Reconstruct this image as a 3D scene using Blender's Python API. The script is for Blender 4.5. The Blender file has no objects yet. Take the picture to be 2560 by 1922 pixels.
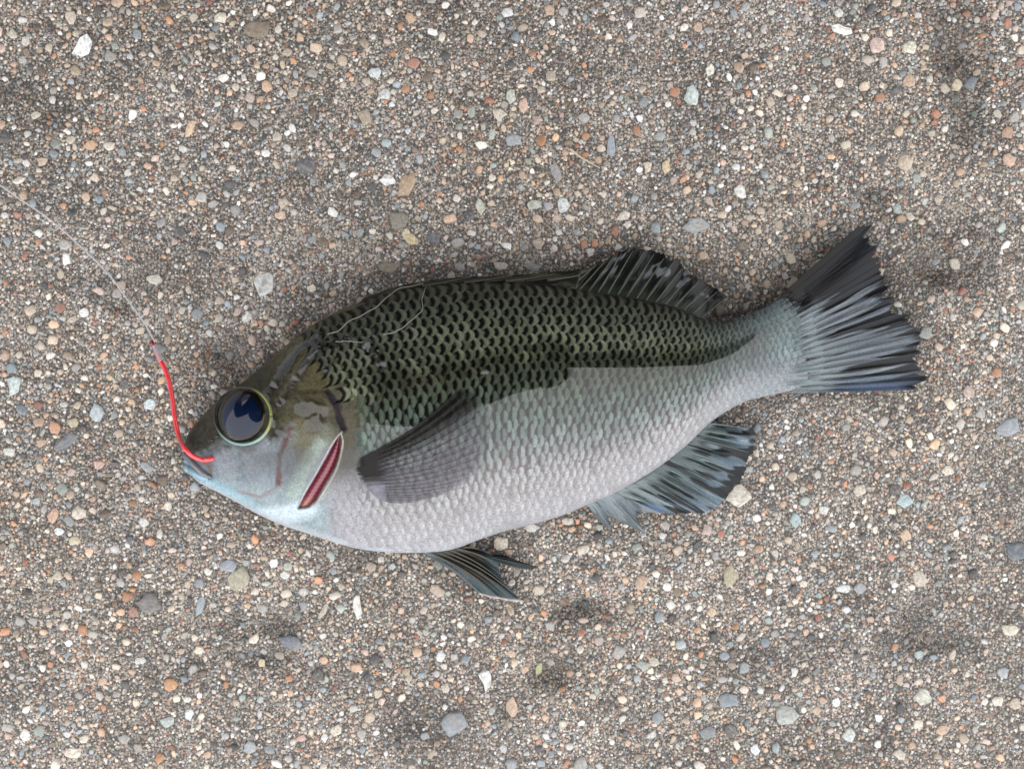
import bpy, math, random
import numpy as np
from mathutils import Vector, Matrix

random.seed(7)
rng = np.random.default_rng(11)
scene = bpy.context.scene
col = scene.collection

# ---------------------------------------------------------------- camera
S = 8.1e-5          # metres per photo pixel on the ground
D = 0.212           # camera height above the ground
CX, CY = 1280.0, 961.0
cam_d = bpy.data.cameras.new("camera")
cam = bpy.data.objects.new("camera", cam_d)
col.objects.link(cam)
cam.location = (0, 0, D)
cam_d.sensor_width = 36.0
cam_d.lens = 36.0 * D / (2560 * S)
cam_d.clip_start = 0.005
cam_d.clip_end = 200
cam_d.dof.use_dof = True
cam_d.dof.focus_distance = D - 0.009
cam_d.dof.aperture_fstop = 14
scene.camera = cam

# ---------------------------------------------------------------- sky and sun (bright overcast)
SUN_DIR = Vector((0.25, -0.55, 0.80)).normalized()       # towards the sun
world = bpy.data.worlds.new("World")
scene.world = world
world.use_nodes = True
wn, wl = world.node_tree.nodes, world.node_tree.links
wn.clear()
sky = wn.new("ShaderNodeTexSky")
sky.sky_type = 'NISHITA'
sky.sun_disc = False
sky.sun_elevation = math.asin(SUN_DIR.z)
sky.sun_rotation = math.atan2(SUN_DIR.x, SUN_DIR.y)
sky.dust_density = 1.5
sky.air_density = 1.0
hsv = wn.new("ShaderNodeHueSaturation")
hsv.inputs['Saturation'].default_value = 0.6
bg = wn.new("ShaderNodeBackground")
bg.inputs['Strength'].default_value = 0.15
wo = wn.new("ShaderNodeOutputWorld")
wl.new(sky.outputs[0], hsv.inputs['Color'])
gam = wn.new("ShaderNodeGamma")          # a cloud deck evens the sky out
gam.inputs['Gamma'].default_value = 0.4
wl.new(hsv.outputs[0], gam.inputs['Color'])
wl.new(gam.outputs[0], bg.inputs['Color'])
wl.new(bg.outputs[0], wo.inputs[0])
sun_d = bpy.data.lights.new("sun", 'SUN')
sun_d.energy = 1.3
sun_d.angle = math.radians(170)
sun_d.color = (1.0, 0.97, 0.94)
sun = bpy.data.objects.new("sun", sun_d)
col.objects.link(sun)
sun.rotation_euler = (-SUN_DIR).to_track_quat('-Z', 'Y').to_euler()
sun.location = SUN_DIR * 3
PERSON_X = -0.05     # where the crouching person is, along the fish

scene.view_settings.view_transform = 'Standard'
scene.view_settings.look = 'None'
scene.view_settings.gamma = 1
scene.view_settings.exposure = 1.85
scene.cycles.transparent_max_bounces = 24
scene.cycles.max_bounces = 8

# ---------------------------------------------------------------- helpers
def lin(c):
    c = np.asarray(c, float) / 255.0
    return np.where(c <= 0.04045, c / 12.92, ((c + 0.055) / 1.055) ** 2.4)

def P(px, py, z):
    """photo pixel + height above ground -> world"""
    k = S * (D - np.asarray(z, float)) / D
    return np.stack([(np.asarray(px, float) - CX) * k, (CY - np.asarray(py, float)) * k, np.asarray(z, float) + 0 * k], -1)

def _hash(ix, iy, seed):
    h = (ix.astype(np.int64) * 374761393 + iy.astype(np.int64) * 668265263 + seed * 974634777) & 0xFFFFFFFF
    h = ((h ^ (h >> 13)) * 1274126177) & 0xFFFFFFFF
    return ((h ^ (h >> 16)) & 0xFFFF) / 65535.0

def vnoise(x, y, seed=0):
    x, y = np.asarray(x, float), np.asarray(y, float)
    ix, iy = np.floor(x), np.floor(y)
    fx, fy = x - ix, y - iy
    fx, fy = fx * fx * (3 - 2 * fx), fy * fy * (3 - 2 * fy)
    a, b = _hash(ix, iy, seed), _hash(ix + 1, iy, seed)
    c, d = _hash(ix, iy + 1, seed), _hash(ix + 1, iy + 1, seed)
    return (a + (b - a) * fx) * (1 - fy) + (c + (d - c) * fx) * fy

def fbm(x, y, seed=0, o=4):
    r, amp, tot = 0, 0.5, 0
    for i in range(o):
        r = r + amp * vnoise(x * 2 ** i, y * 2 ** i, seed + i)
        tot += amp
        amp *= 0.5
    return r / tot

def sstep(a, b, x):
    t = np.clip((x - a) / (b - a), 0, 1)
    return t * t * (3 - 2 * t)

def segdist(x, y, pts):
    d = np.full(np.shape(x), 1e9)
    for (x0, y0), (x1, y1) in zip(pts[:-1], pts[1:]):
        dx, dy = x1 - x0, y1 - y0
        t = np.clip(((x - x0) * dx + (y - y0) * dy) / (dx * dx + dy * dy + 1e-9), 0, 1)
        d = np.minimum(d, np.hypot(x - x0 - t * dx, y - y0 - t * dy))
    return d

def polysd(x, y, pts):
    """signed distance to polygon, negative inside"""
    pts = list(pts)
    d = segdist(x, y, pts + [pts[0]])
    ins = np.zeros(np.shape(x), bool)
    n = len(pts)
    for i in range(n):
        x0, y0 = pts[i]
        x1, y1 = pts[(i + 1) % n]
        c = ((y0 > y) != (y1 > y)) & (x < (x1 - x0) * (y - y0) / (y1 - y0 + 1e-12) + x0)
        ins ^= c
    return np.where(ins, -d, d)

def hermite(keys, n, par=None):
    k = np.asarray(keys, float)
    if par is None:
        par = np.concatenate([[0], np.cumsum(np.linalg.norm(np.diff(k[:, :2], axis=0), axis=1))])
    m = np.gradient(k, par, axis=0)
    t = np.linspace(par[0], par[-1], n)
    i = np.clip(np.searchsorted(par, t, side='right') - 1, 0, len(par) - 2)
    h = (par[i + 1] - par[i])
    s = ((t - par[i]) / h)[:, None]
    h = h[:, None]
    return ((2 * s ** 3 - 3 * s ** 2 + 1) * k[i] + (s ** 3 - 2 * s ** 2 + s) * h * m[i]
            + (-2 * s ** 3 + 3 * s ** 2) * k[i + 1] + (s ** 3 - s ** 2) * h * m[i + 1])

def mesh_obj(name, V, F, mat, parent=None, smooth=True, color=None, uv=None):
    me = bpy.data.meshes.new(name)
    V = np.asarray(V, np.float32)
    if isinstance(F, np.ndarray):
        nf, k = F.shape
        me.vertices.add(len(V))
        me.vertices.foreach_set("co", V.ravel())
        me.loops.add(nf * k)
        me.loops.foreach_set("vertex_index", F.astype(np.int32).ravel())
        me.polygons.add(nf)
        me.polygons.foreach_set("loop_start", np.arange(0, nf * k, k, dtype=np.int32))
        me.polygons.foreach_set("loop_total", np.full(nf, k, np.int32))
        me.update(calc_edges=True)
    else:
        me.from_pydata([tuple(v) for v in V], [], F)
    me.polygons.foreach_set("use_smooth", np.full(len(me.polygons), smooth))
    if color is not None:
        c = np.asarray(color, np.float32)
        if c.shape[1] == 3:
            c = np.concatenate([c, np.ones((len(c), 1), np.float32)], 1)
        a = me.color_attributes.new("Col", 'FLOAT_COLOR', 'POINT')
        a.data.foreach_set("color", c.ravel())
    if uv is not None:
        a = me.attributes.new("st", 'FLOAT2', 'POINT')
        a.data.foreach_set("vector", np.asarray(uv, np.float32).ravel())
    me.validate()
    me.materials.append(mat)
    o = bpy.data.objects.new(name, me)
    col.objects.link(o)
    o.parent = parent
    return o

def empty(name, loc=(0, 0, 0)):
    o = bpy.data.objects.new(name, None)
    o.empty_display_size = 0.01
    o.location = loc
    col.objects.link(o)
    return o

def tag(o, label, cat):
    o["label"] = label
    o["category"] = cat
    return o

def gridfaces(m, n, off=0, wrap=False):
    i, j = np.meshgrid(np.arange(m - 1), np.arange(n if wrap else n - 1), indexing='ij')
    j2 = (j + 1) % n
    return np.stack([i * n + j, (i + 1) * n + j, (i + 1) * n + j2, i * n + j2], -1).reshape(-1, 4) + off

def tube(pts, rad, ns=8):
    pts = np.asarray(pts, float)
    n = len(pts)
    rad = np.broadcast_to(np.asarray(rad, float), (n,))
    T = np.gradient(pts, axis=0)
    T /= np.linalg.norm(T, axis=1)[:, None] + 1e-12
    up = np.array([0, 0, 1.0]) if abs(T[0][2]) < 0.9 else np.array([1.0, 0, 0])
    V = []
    for i in range(n):
        a = np.cross(T[i], up)
        a /= np.linalg.norm(a) + 1e-12
        b = np.cross(a, T[i])
        up = b
        for k in range(ns):
            th = 2 * math.pi * k / ns
            V.append(pts[i] + rad[i] * (math.cos(th) * a + math.sin(th) * b))
    F = [tuple(f) for f in gridfaces(n, ns, 0, True)]
    V.append(pts[0]); V.append(pts[-1])
    c0, c1 = n * ns, n * ns + 1
    for k in range(ns):
        F.append((c0, k, (k + 1) % ns))
        F.append((c1, (n - 1) * ns + (k + 1) % ns, (n - 1) * ns + k))
    return np.array(V), F

# ---------------------------------------------------------------- materials
def new_mat(name):
    m = bpy.data.materials.new(name)
    m.use_nodes = True
    nt = m.node_tree
    return m, nt.nodes, nt.links, nt.nodes["Principled BSDF"]

def N(nodes, kind, **kw):
    n = nodes.new(kind)
    for k, v in kw.items():
        setattr(n, k, v)
    return n

def attr_mat(name, rough=0.45, spec=0.4, speck=0.25, speck_scale=9000, coat=0.0, coat_ior=1.7,
             coat_rough=0.05, bump=0.0, bump_scale=6000, metallic=0.0, alpha=False, strands=0.0):
    """colour from the vertex colour of the piece, with fine procedural grain"""
    m, nd, lk, b = new_mat(name)
    at = N(nd, "ShaderNodeAttribute", attribute_name="Col")
    tc = N(nd, "ShaderNodeTexCoord")
    nz = N(nd, "ShaderNodeTexNoise")
    nz.inputs['Scale'].default_value = speck_scale
    nz.inputs['Detail'].default_value = 2
    lk.new(tc.outputs['Object'], nz.inputs['Vector'])
    mr = N(nd, "ShaderNodeMapRange")
    mr.inputs['From Min'].default_value = 0.3
    mr.inputs['From Max'].default_value = 0.7
    mr.inputs['To Min'].default_value = 1 - speck
    mr.inputs['To Max'].default_value = 1 + speck
    lk.new(nz.outputs['Fac'], mr.inputs['Value'])
    mx = N(nd, "ShaderNodeVectorMath", operation='SCALE')
    lk.new(at.outputs['Color'], mx.inputs[0])
    lk.new(mr.outputs['Result'], mx.inputs['Scale'])
    lk.new(mx.outputs[0], b.inputs['Base Color'])
    b.inputs['Roughness'].default_value = rough
    b.inputs['Specular IOR Level'].default_value = spec
    b.inputs['Metallic'].default_value = metallic
    if coat:
        b.inputs['Coat Weight'].default_value = coat
        b.inputs['Coat IOR'].default_value = coat_ior
        b.inputs['Coat Roughness'].default_value = coat_rough
    if alpha:
        lk.new(at.outputs['Alpha'], b.inputs['Alpha'])
    if bump:
        bp = N(nd, "ShaderNodeBump")
        bp.inputs['Strength'].default_value = bump
        bp.inputs['Distance'].default_value = 0.0002
        if strands:
            st = N(nd, "ShaderNodeAttribute", attribute_name="st")
            mp = N(nd, "ShaderNodeMapping")
            mp.inputs['Scale'].default_value = (strands, strands * 0.06, 1)
            lk.new(st.outputs['Vector'], mp.inputs['Vector'])
            n2 = N(nd, "ShaderNodeTexNoise")
            n2.inputs['Scale'].default_value = 1.0
            n2.inputs['Detail'].default_value = 3
            lk.new(mp.outputs[0], n2.inputs['Vector'])
        else:
            n2 = N(nd, "ShaderNodeTexNoise")
            n2.inputs['Scale'].default_value = bump_scale
            lk.new(tc.outputs['Object'], n2.inputs['Vector'])
        lk.new(n2.outputs['Fac'], bp.inputs['Height'])
        lk.new(bp.outputs[0], b.inputs['Normal'])
        if coat:
            lk.new(bp.outputs[0], b.inputs['Coat Normal'])
    return m

def plain_mat(name, rgb, rough=0.4, metallic=0.0, spec=0.5, coat=0.0, coat_ior=1.6, noise=0.0, scale=400):
    m, nd, lk, b = new_mat(name)
    b.inputs['Base Color'].default_value = (*rgb, 1)
    b.inputs['Roughness'].default_value = rough
    b.inputs['Metallic'].default_value = metallic
    b.inputs['Specular IOR Level'].default_value = spec
    b.inputs['Coat Weight'].default_value = coat
    b.inputs['Coat IOR'].default_value = coat_ior
    if noise:
        tc = N(nd, "ShaderNodeTexCoord")
        nz = N(nd, "ShaderNodeTexNoise")
        nz.inputs['Scale'].default_value = scale
        nz.inputs['Detail'].default_value = 4
        lk.new(tc.outputs['Object'], nz.inputs['Vector'])
        rp = N(nd, "ShaderNodeValToRGB")
        rp.color_ramp.elements[0].position = 0.3
        rp.color_ramp.elements[1].position = 0.7
        rp.color_ramp.elements[0].color = (*[c * (1 - noise) for c in rgb], 1)
        rp.color_ramp.elements[1].color = (*[min(1, c * (1 + noise)) for c in rgb], 1)
        lk.new(nz.outputs['Fac'], rp.inputs['Fac'])
        lk.new(rp.outputs[0], b.inputs['Base Color'])
    return m

def film_mat(name, ior=1.9, rough=0.03, bump=0.0, bscale=700, cover=False):
    """clear wet film: see-through with a mirror-like surface"""
    m, nd, lk, b = new_mat(name)
    nd.remove(b)
    out = nd["Material Output"]
    fr = N(nd, "ShaderNodeFresnel")
    fr.inputs['IOR'].default_value = ior
    tr = N(nd, "ShaderNodeBsdfTransparent")
    gl = N(nd, "ShaderNodeBsdfGlossy")
    gl.inputs['Roughness'].default_value = rough
    mx = N(nd, "ShaderNodeMixShader")
    if cover:      # how much of the surface carries the film
        at = N(nd, "ShaderNodeAttribute", attribute_name="Col")
        ml = N(nd, "ShaderNodeMath", operation='MULTIPLY')
        lk.new(fr.outputs[0], ml.inputs[0]); lk.new(at.outputs['Fac'], ml.inputs[1]); lk.new(ml.outputs[0], mx.inputs[0])
    else:
        lk.new(fr.outputs[0], mx.inputs[0])
    lk.new(tr.outputs[0], mx.inputs[1])
    lk.new(gl.outputs[0], mx.inputs[2])
    lk.new(mx.outputs[0], out.inputs['Surface'])
    if bump:
        tc = N(nd, "ShaderNodeTexCoord")
        nz = N(nd, "ShaderNodeTexNoise")
        nz.inputs['Scale'].default_value = bscale
        nz.inputs['Detail'].default_value = 2
        lk.new(tc.outputs['Object'], nz.inputs['Vector'])
        bp = N(nd, "ShaderNodeBump")
        bp.inputs['Strength'].default_value = bump
        bp.inputs['Distance'].default_value = 0.0003
        lk.new(nz.outputs['Fac'], bp.inputs['Height'])
        lk.new(bp.outputs[0], gl.inputs['Normal'])
        lk.new(bp.outputs[0], fr.inputs['Normal'])
    return m

# ================================================================ GROUND
PITS = [(2390, 545, 55, 45, .9), (2340, 670, 75, 45, 1.3), (2400, 130, 60, 40, .8), (1440, 1515, 70, 35, 1.3),
        (1370, 1690, 60, 45, 1.3), (690, 1560, 70, 30, .8), (2290, 1560, 40, 60, .9), (2340, 1600, 60, 35, .7),
        (2420, 240, 40, 90, .7), (560, 900, 70, 40, .8), (1640, 360, 40, 22, .5), (740, 425, 60, 40, .6),  # the hollow above the snout stands in for the head's shadow
        (640, 1640, 90, 25, .6), (2200, 470, 60, 30, .4), (300, 760, 50, 22, .3), (910, 555, 30, 22, .4)]

def ground_px(px, py):
    z = (fbm(px / 260.0, py / 260.0, 3, 3) - 0.5) * 0.0009 + (fbm(px / 40.0, py / 40.0, 5, 2) - 0.5) * 0.0005
    for (a, b, ra, rb, d) in PITS:
        w = 1 + 0.7 * (fbm(px / 25.0, py / 25.0, 17, 2) - 0.5)
        q = (((px - a) / ra) ** 2 + ((py - b) / rb) ** 2) * w
        z = z - d * 0.0018 * np.exp(-q * 1.3)
    return z - 0.0004

def pitmask(px, py):
    m = np.zeros(np.shape(px))
    for (a, b, ra, rb, d) in PITS:
        q = ((px - a) / ra) ** 2 + ((py - b) / rb) ** 2
        m = np.maximum(m, min(1, d) * np.exp(-q))
    return m

OUTLINE = [(458, 1114), (503, 1043), (563, 987), (670, 903), (777, 816), (900, 755), (1067, 714), (1258, 706), (1430, 690), (1587, 620), (1701, 654),
           (1815, 742), (1858, 790), (1914, 768), (2011, 672), (2166, 552), (2216, 669), (2290, 830), (2300, 960), (2125, 984), (1924, 988), (1890, 1085),
           (1850, 1206), (1760, 1280), (1613, 1325), (1466, 1270), (1320, 1310), (1310, 1500), (1130, 1455), (1049, 1385), (905, 1373), (715, 1316), (540, 1228)]
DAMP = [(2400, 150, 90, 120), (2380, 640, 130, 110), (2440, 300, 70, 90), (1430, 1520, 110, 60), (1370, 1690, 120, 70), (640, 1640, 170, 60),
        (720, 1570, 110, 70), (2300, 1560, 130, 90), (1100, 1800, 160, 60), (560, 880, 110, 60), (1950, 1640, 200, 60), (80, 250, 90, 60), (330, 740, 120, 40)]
def damp_and_shade_px(px, py):
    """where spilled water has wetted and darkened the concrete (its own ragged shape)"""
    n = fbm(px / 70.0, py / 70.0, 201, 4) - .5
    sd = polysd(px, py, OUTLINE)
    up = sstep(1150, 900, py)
    m = sstep(60 + 26 * up, -10, sd + 150 * n) * (.50 + .35 * up)  # contact shade painted round the outline, deeper along the back
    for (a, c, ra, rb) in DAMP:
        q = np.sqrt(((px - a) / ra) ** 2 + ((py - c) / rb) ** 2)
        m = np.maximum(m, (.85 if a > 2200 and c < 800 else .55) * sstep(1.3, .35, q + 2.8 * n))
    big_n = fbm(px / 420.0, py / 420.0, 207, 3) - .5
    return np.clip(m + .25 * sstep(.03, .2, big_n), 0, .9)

def ground_xy(x, y):
    fade = sstep(0.40, 0.17, np.maximum(np.abs(x), np.abs(y)))
    return ground_px(x / S + CX, CY - y / S) * fade

gm, nd, lk, b = new_mat("cement_and_sand")
tc = N(nd, "ShaderNodeTexCoord")
def vor(scale, rnd=1.0):
    v = N(nd, "ShaderNodeTexVoronoi")
    v.inputs['Scale'].default_value = scale
    v.inputs['Randomness'].default_value = rnd
    lk.new(tc.outputs['Object'], v.inputs['Vector'])
    return v
v1, v2 = vor(1500), vor(3200)
def ramp(stops, src):
    r = N(nd, "ShaderNodeValToRGB")
    r.color_ramp.interpolation = 'CONSTANT'
    e = r.color_ramp.elements
    while len(e) < len(stops):
        e.new(0.5)
    for i, (p, c) in enumerate(stops):
        e[i].position = p
        e[i].color = (*lin(c), 1)
    lk.new(src, r.inputs['Fac'])
    return r
sep1 = N(nd, "ShaderNodeSeparateColor"); lk.new(v1.outputs['Color'], sep1.inputs[0])
sep2 = N(nd, "ShaderNodeSeparateColor"); lk.new(v2.outputs['Color'], sep2.inputs[0])
SAND = [(0, (76, 72, 68)), (.22, (116, 110, 104)), (.40, (158, 149, 138)), (.58, (186, 175, 162)), (.70, (172, 150, 130)),
        (.78, (138, 143, 146)), (.88, (208, 203, 196)), (.965, (170, 122, 98))]
r1 = ramp(SAND, sep1.outputs[0]); r2 = ramp(SAND, sep2.outputs[1])
# dark cement shows between the sand grains
def gap(v, lo, hi):
    g = N(nd, "ShaderNodeMapRange"); g.inputs['From Min'].default_value = lo; g.inputs['From Max'].default_value = hi
    g.inputs['To Min'].default_value = 0.0; g.inputs['To Max'].default_value = 1.0
    lk.new(v.outputs['Distance'], g.inputs['Value']); return g
g1 = gap(v1, .30, .52); g2 = gap(v2, .35, .6)
mA = N(nd, "ShaderNodeMix", data_type='RGBA'); lk.new(g2.outputs[0], mA.inputs['Factor'])
lk.new(r2.outputs[0], mA.inputs['A']); mA.inputs['B'].default_value = (*lin((80, 75, 70)), 1)
mB = N(nd, "ShaderNodeMix", data_type='RGBA'); lk.new(g1.outputs[0], mB.inputs['Factor'])
lk.new(r1.outputs[0], mB.inputs['A']); lk.new(mA.outputs['Result'], mB.inputs['B'])
nz = N(nd, "ShaderNodeTexNoise"); nz.inputs['Scale'].default_value = 60; nz.inputs['Detail'].default_value = 5
lk.new(tc.outputs['Object'], nz.inputs['Vector'])
mr = N(nd, "ShaderNodeMapRange"); mr.inputs['From Min'].default_value = .35; mr.inputs['From Max'].default_value = .65
mr.inputs['To Min'].default_value = .7; mr.inputs['To Max'].default_value = 1.15
lk.new(nz.outputs['Fac'], mr.inputs['Value'])
sc = N(nd, "ShaderNodeVectorMath", operation='SCALE'); lk.new(mB.outputs['Result'], sc.inputs[0]); lk.new(mr.outputs[0], sc.inputs['Scale'])
at = N(nd, "ShaderNodeAttribute", attribute_name="Col")
sc2 = N(nd, "ShaderNodeVectorMath", operation='MULTIPLY'); lk.new(sc.outputs[0], sc2.inputs[0]); lk.new(at.outputs['Color'], sc2.inputs[1])
lk.new(sc2.outputs[0], b.inputs['Base Color'])
b.inputs['Roughness'].default_value = .6
bp = N(nd, "ShaderNodeBump"); bp.inputs['Strength'].default_value = .8; bp.inputs['Distance'].default_value = .0003
bp.invert = True
lk.new(v1.outputs['Distance'], bp.inputs['Height']); lk.new(bp.outputs[0], b.inputs['Normal'])

gx = np.concatenate([np.linspace(-4, -0.2, 12)[:-1], np.linspace(-0.2, 0.2, 520), np.linspace(0.2, 4, 12)[1:]])
gy = np.concatenate([np.linspace(-4, -0.17, 12)[:-1], np.linspace(-0.17, 0.17, 440), np.linspace(0.17, 4, 12)[1:]])
GX, GY = np.meshgrid(gx, gy, indexing='ij')
GZ = ground_xy(GX, GY)
GFAR = sstep(.15, .30, np.hypot(GX, GY * 1.2))
GD = (1 + .35 * GFAR) - .55 * damp_and_shade_px(GX / S + CX, CY - GY / S) * sstep(.40, .2, np.maximum(np.abs(GX), np.abs(GY)))  # darker where damp, with the fish's contact shade painted in
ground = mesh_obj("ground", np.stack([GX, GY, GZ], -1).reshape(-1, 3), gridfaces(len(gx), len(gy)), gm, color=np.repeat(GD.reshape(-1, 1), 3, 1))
ground["kind"] = "structure"
ground["label"] = "weathered concrete with multicoloured sand and small pebbles exposed on its surface"

# ---- aggregate
PAL = [((224, 221, 215), .10), ((212, 200, 182), .17), ((192, 174, 152), .15), ((208, 174, 144), .10), ((198, 142, 102), .05),
       ((166, 112, 92), .02), ((200, 176, 164), .06), ((174, 170, 165), .15), ((150, 160, 166), .10), ((158, 167, 160), .05),
       ((92, 91, 92), .06), ((128, 112, 96), .06)]
pal_c = np.array([lin(c) for c, _ in PAL]); pal_c = pal_c * .8 + .2 * pal_c.mean(1, keepdims=True); pal_w = np.array([w for _, w in PAL]); pal_w /= pal_w.sum()

# pebbles placed from the photograph: px, py, half length, half width, angle, colour
NAMED = [(206, 119, 34, 22, 60, (240, 244, 244)), (642, 75, 36, 26, 20, (128, 112, 92)), (1036, 156, 18, 14, 10, (196, 128, 96)),
 (550, 43, 18, 15, 0, (216, 208, 188)), (937, 182, 17, 15, 0, (200, 210, 214)), (1308, 264, 15, 20, 0, (214, 176, 150)),
 (1342, 299, 15, 14, 0, (190, 158, 148)), (1276, 240, 15, 21, 0, (186, 192, 178)), (1730, 240, 20, 32, 10, (190, 206, 200)),
 (1690, 229, 16, 12, 30, (190, 122, 76)), (2193, 112, 26, 22, 5, (210, 178, 166)), (1018, 460, 22, 36, -25, (190, 160, 124)),
 (970, 448, 24, 15, 0, (232, 232, 230)), (700, 538, 18, 13, 20, (220, 184, 156)), (994, 551, 27, 27, 0, (140, 136, 122)),
 (970, 668, 27, 17, 10, (128, 118, 96)), (1030, 598, 24, 13, -30, (210, 190, 140)), (1015, 585, 12, 18, 20, (216, 200, 160)),
 (660, 706, 26, 40, 10, (206, 208, 206)), (384, 698, 26, 14, -5, (208, 204, 190)), (104, 402, 18, 14, 0, (206, 180, 156)),
 (474, 318, 12, 26, -25, (220, 186, 146)), (226, 364, 18, 16, 0, (206, 160, 118)), (1528, 376, 12, 38, -5, (144, 156, 170)),
 (1283, 350, 28, 16, 0, (150, 160, 166)), (1776, 174, 14, 16, 0, (226, 222, 204)), (1848, 1235, 36, 30, 15, (214, 206, 188)),
 (1852, 480, 18, 22, 20, (222, 220, 214)), (1250, 665, 20, 12, 0, (196, 182, 170)), (1330, 668, 22, 13, 0, (150, 148, 146)),
 (600, 1447, 30, 34, -30, (164, 156, 132)), (569, 1413, 24, 18, 0, (152, 160, 174)), (683, 1408, 11, 14, 0, (240, 240, 238)),
 (1279, 1768, 18, 28, 10, (214, 180, 146)), (1215, 1695, 20, 30, 15, (222, 224, 224)), (891, 1516, 13, 36, 5, (222, 220, 212)),
 (726, 1608, 34, 22, -25, (112, 122, 136)), (428, 1713, 20, 17, 10, (206, 144, 84)), (1134, 1806, 44, 32, 20, (142, 150, 158)),
 (1348, 1672, 11, 24, -5, (192, 190, 122)), (2372, 1175, 18, 13, 0, (212, 202, 180)), (2523, 1070, 40, 26, 30, (142, 150, 160)),
 (2540, 1378, 30, 28, 0, (92, 104, 118)), (2523, 400, 18, 18, 0, (206, 164, 138)), (2400, 207, 16, 16, 0, (212, 194, 160)),
 (2275, 116, 20, 18, 0, (224, 220, 196)), (2106, 75, 30, 14, -20, (232, 226, 222)), (208, 781, 16, 14, 0, (220, 222, 222)),
 (35, 960, 22, 30, 0, (190, 206, 206)), (174, 1880, 20, 15, 20, (222, 206, 186)), (1410, 1510, 18, 14, 10, (122, 82, 58)),
 (1468, 1517, 14, 12, 0, (64, 70, 76)), (1470, 1486, 8, 12, 0, (196, 152, 100)), (764, 411, 32, 24, -15, (92, 94, 102)),
 (1742, 561, 40, 20, 10, (158, 160, 160)), (20, 1130, 20, 13, 0, (204, 202, 196)), (243, 1162, 15, 13, 0, (214, 168, 154)),
 (365, 1168, 20, 13, -20, (158, 166, 178)), (242, 1030, 20, 24, 0, (170, 186, 194)), (372, 1010, 18, 17, 0, (198, 212, 216)),
 (95, 1055, 14, 14, 0, (186, 152, 122)), (180, 1057, 17, 14, 0, (184, 170, 134)), (100, 1106, 15, 11, 10, (198, 160, 124)),
 (160, 1105, 44, 16, 35, (104, 112, 122)), (130, 1290, 14, 26, -15, (202, 158, 126)), (146, 1330, 14, 11, 0, (216, 220, 220)),
 (183, 1352, 20, 12, 10, (206, 190, 158)), (500, 1510, 12, 32, -12, (146, 164, 176)), (375, 1505, 36, 28, 0, (112, 110, 112)),
 (470, 1787, 14, 17, -20, (206, 218, 226)), (416, 1805, 20, 15, 20, (168, 182, 178)), (182, 1882, 22, 16, 20, (228, 212, 192)),
 (64, 1835, 14, 16, 0, (226, 226, 216)), (97, 1826, 15, 17, 0, (146, 160, 148)), (840, 1826, 16, 16, 20, (220, 210, 186)),
 (752, 1847, 14, 10, 0, (208, 158, 144)), (757, 1515, 14, 16, 0, (148, 156, 164)), (755, 1480, 15, 13, 0, (196, 196, 194)),
 (708, 1510, 13, 11, 0, (214, 200, 182)), (807, 1530, 8, 26, -30, (200, 190, 170)), (652, 1660, 12, 14, 0, (212, 194, 150)),
 (1990, 1300, 17, 20, 20, (156, 186, 190)), (2265, 1250, 24, 18, 10, (164, 190, 194)), (1803, 1335, 10, 11, 0, (190, 104, 82)),
 (2060, 1275, 14, 12, 0, (206, 206, 200)), (2230, 1393, 10, 11, 0, (206, 136, 106)), (2155, 1470, 18, 15, 0, (152, 160, 166)),
 (2110, 1472, 22, 12, 0, (198, 204, 202)), (2495, 1752, 15, 15, 0, (224, 214, 196)), (2092, 1757, 13, 14, 0, (222, 228, 224)),
 (1988, 1680, 12, 16, -10, (210, 206, 196)), (1886, 1872, 14, 16, 15, (226, 230, 232)), (2125, 1840, 18, 22, 0, (192, 202, 196)),
 (1970, 1790, 34, 26, 0, (168, 174, 168)), (1820, 1750, 34, 20, 0, (124, 140, 150)), (1770, 1830, 26, 18, 0, (120, 130, 136)),
 (2310, 1740, 26, 22, 0, (190, 190, 176)), (2508, 1682, 18, 17, 0, (170, 180, 188)), (2525, 1575, 24, 16, 0, (206, 202, 176)),
 (1825, 1440, 20, 30, -20, (176, 166, 130)), (1782, 1530, 14, 12, 0, (206, 180, 150)), (2520, 330, 16, 18, 0, (184, 142, 116)),
 (1390, 430, 12, 30, 25, (162, 160, 160)), (1495, 400, 12, 11, 0, (190, 150, 110)), (1620, 415, 14, 18, 0, (214, 200, 172)),
 (1665, 415, 13, 20, 0, (214, 194, 142)), (1560, 540, 20, 14, 20, (222, 208, 194)), (1410, 515, 18, 20, 0, (206, 216, 214)),
 (1335, 512, 26, 13, 5, (178, 184, 170)), (1200, 515, 13, 22, 20, (196, 200, 182)), (1175, 535, 17, 14, -20, (78, 82, 88)),
 (1085, 595, 22, 18, 0, (96, 102, 112)), (1370, 515, 14, 12, 0, (170, 172, 180)), (1425, 545, 14, 10, 0, (220, 206, 190)),
 (1395, 545, 13, 10, 0, (208, 180, 154)), (960, 235, 17, 15, 10, (204, 208, 206)), (1230, 335, 9, 18, -5, (186, 192, 182)),
 (1178, 280, 13, 16, 0, (164, 170, 160)), (1570, 560, 16, 10, 25, (224, 212, 200)), (1460, 610, 10, 12, 0, (196, 130, 80)),
 (1650, 340, 16, 15, 0, (150, 160, 158)), (1760, 640, 14, 11, 0, (206, 170, 130)), (1600, 30, 20, 16, 0, (206, 190, 176))]

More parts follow.
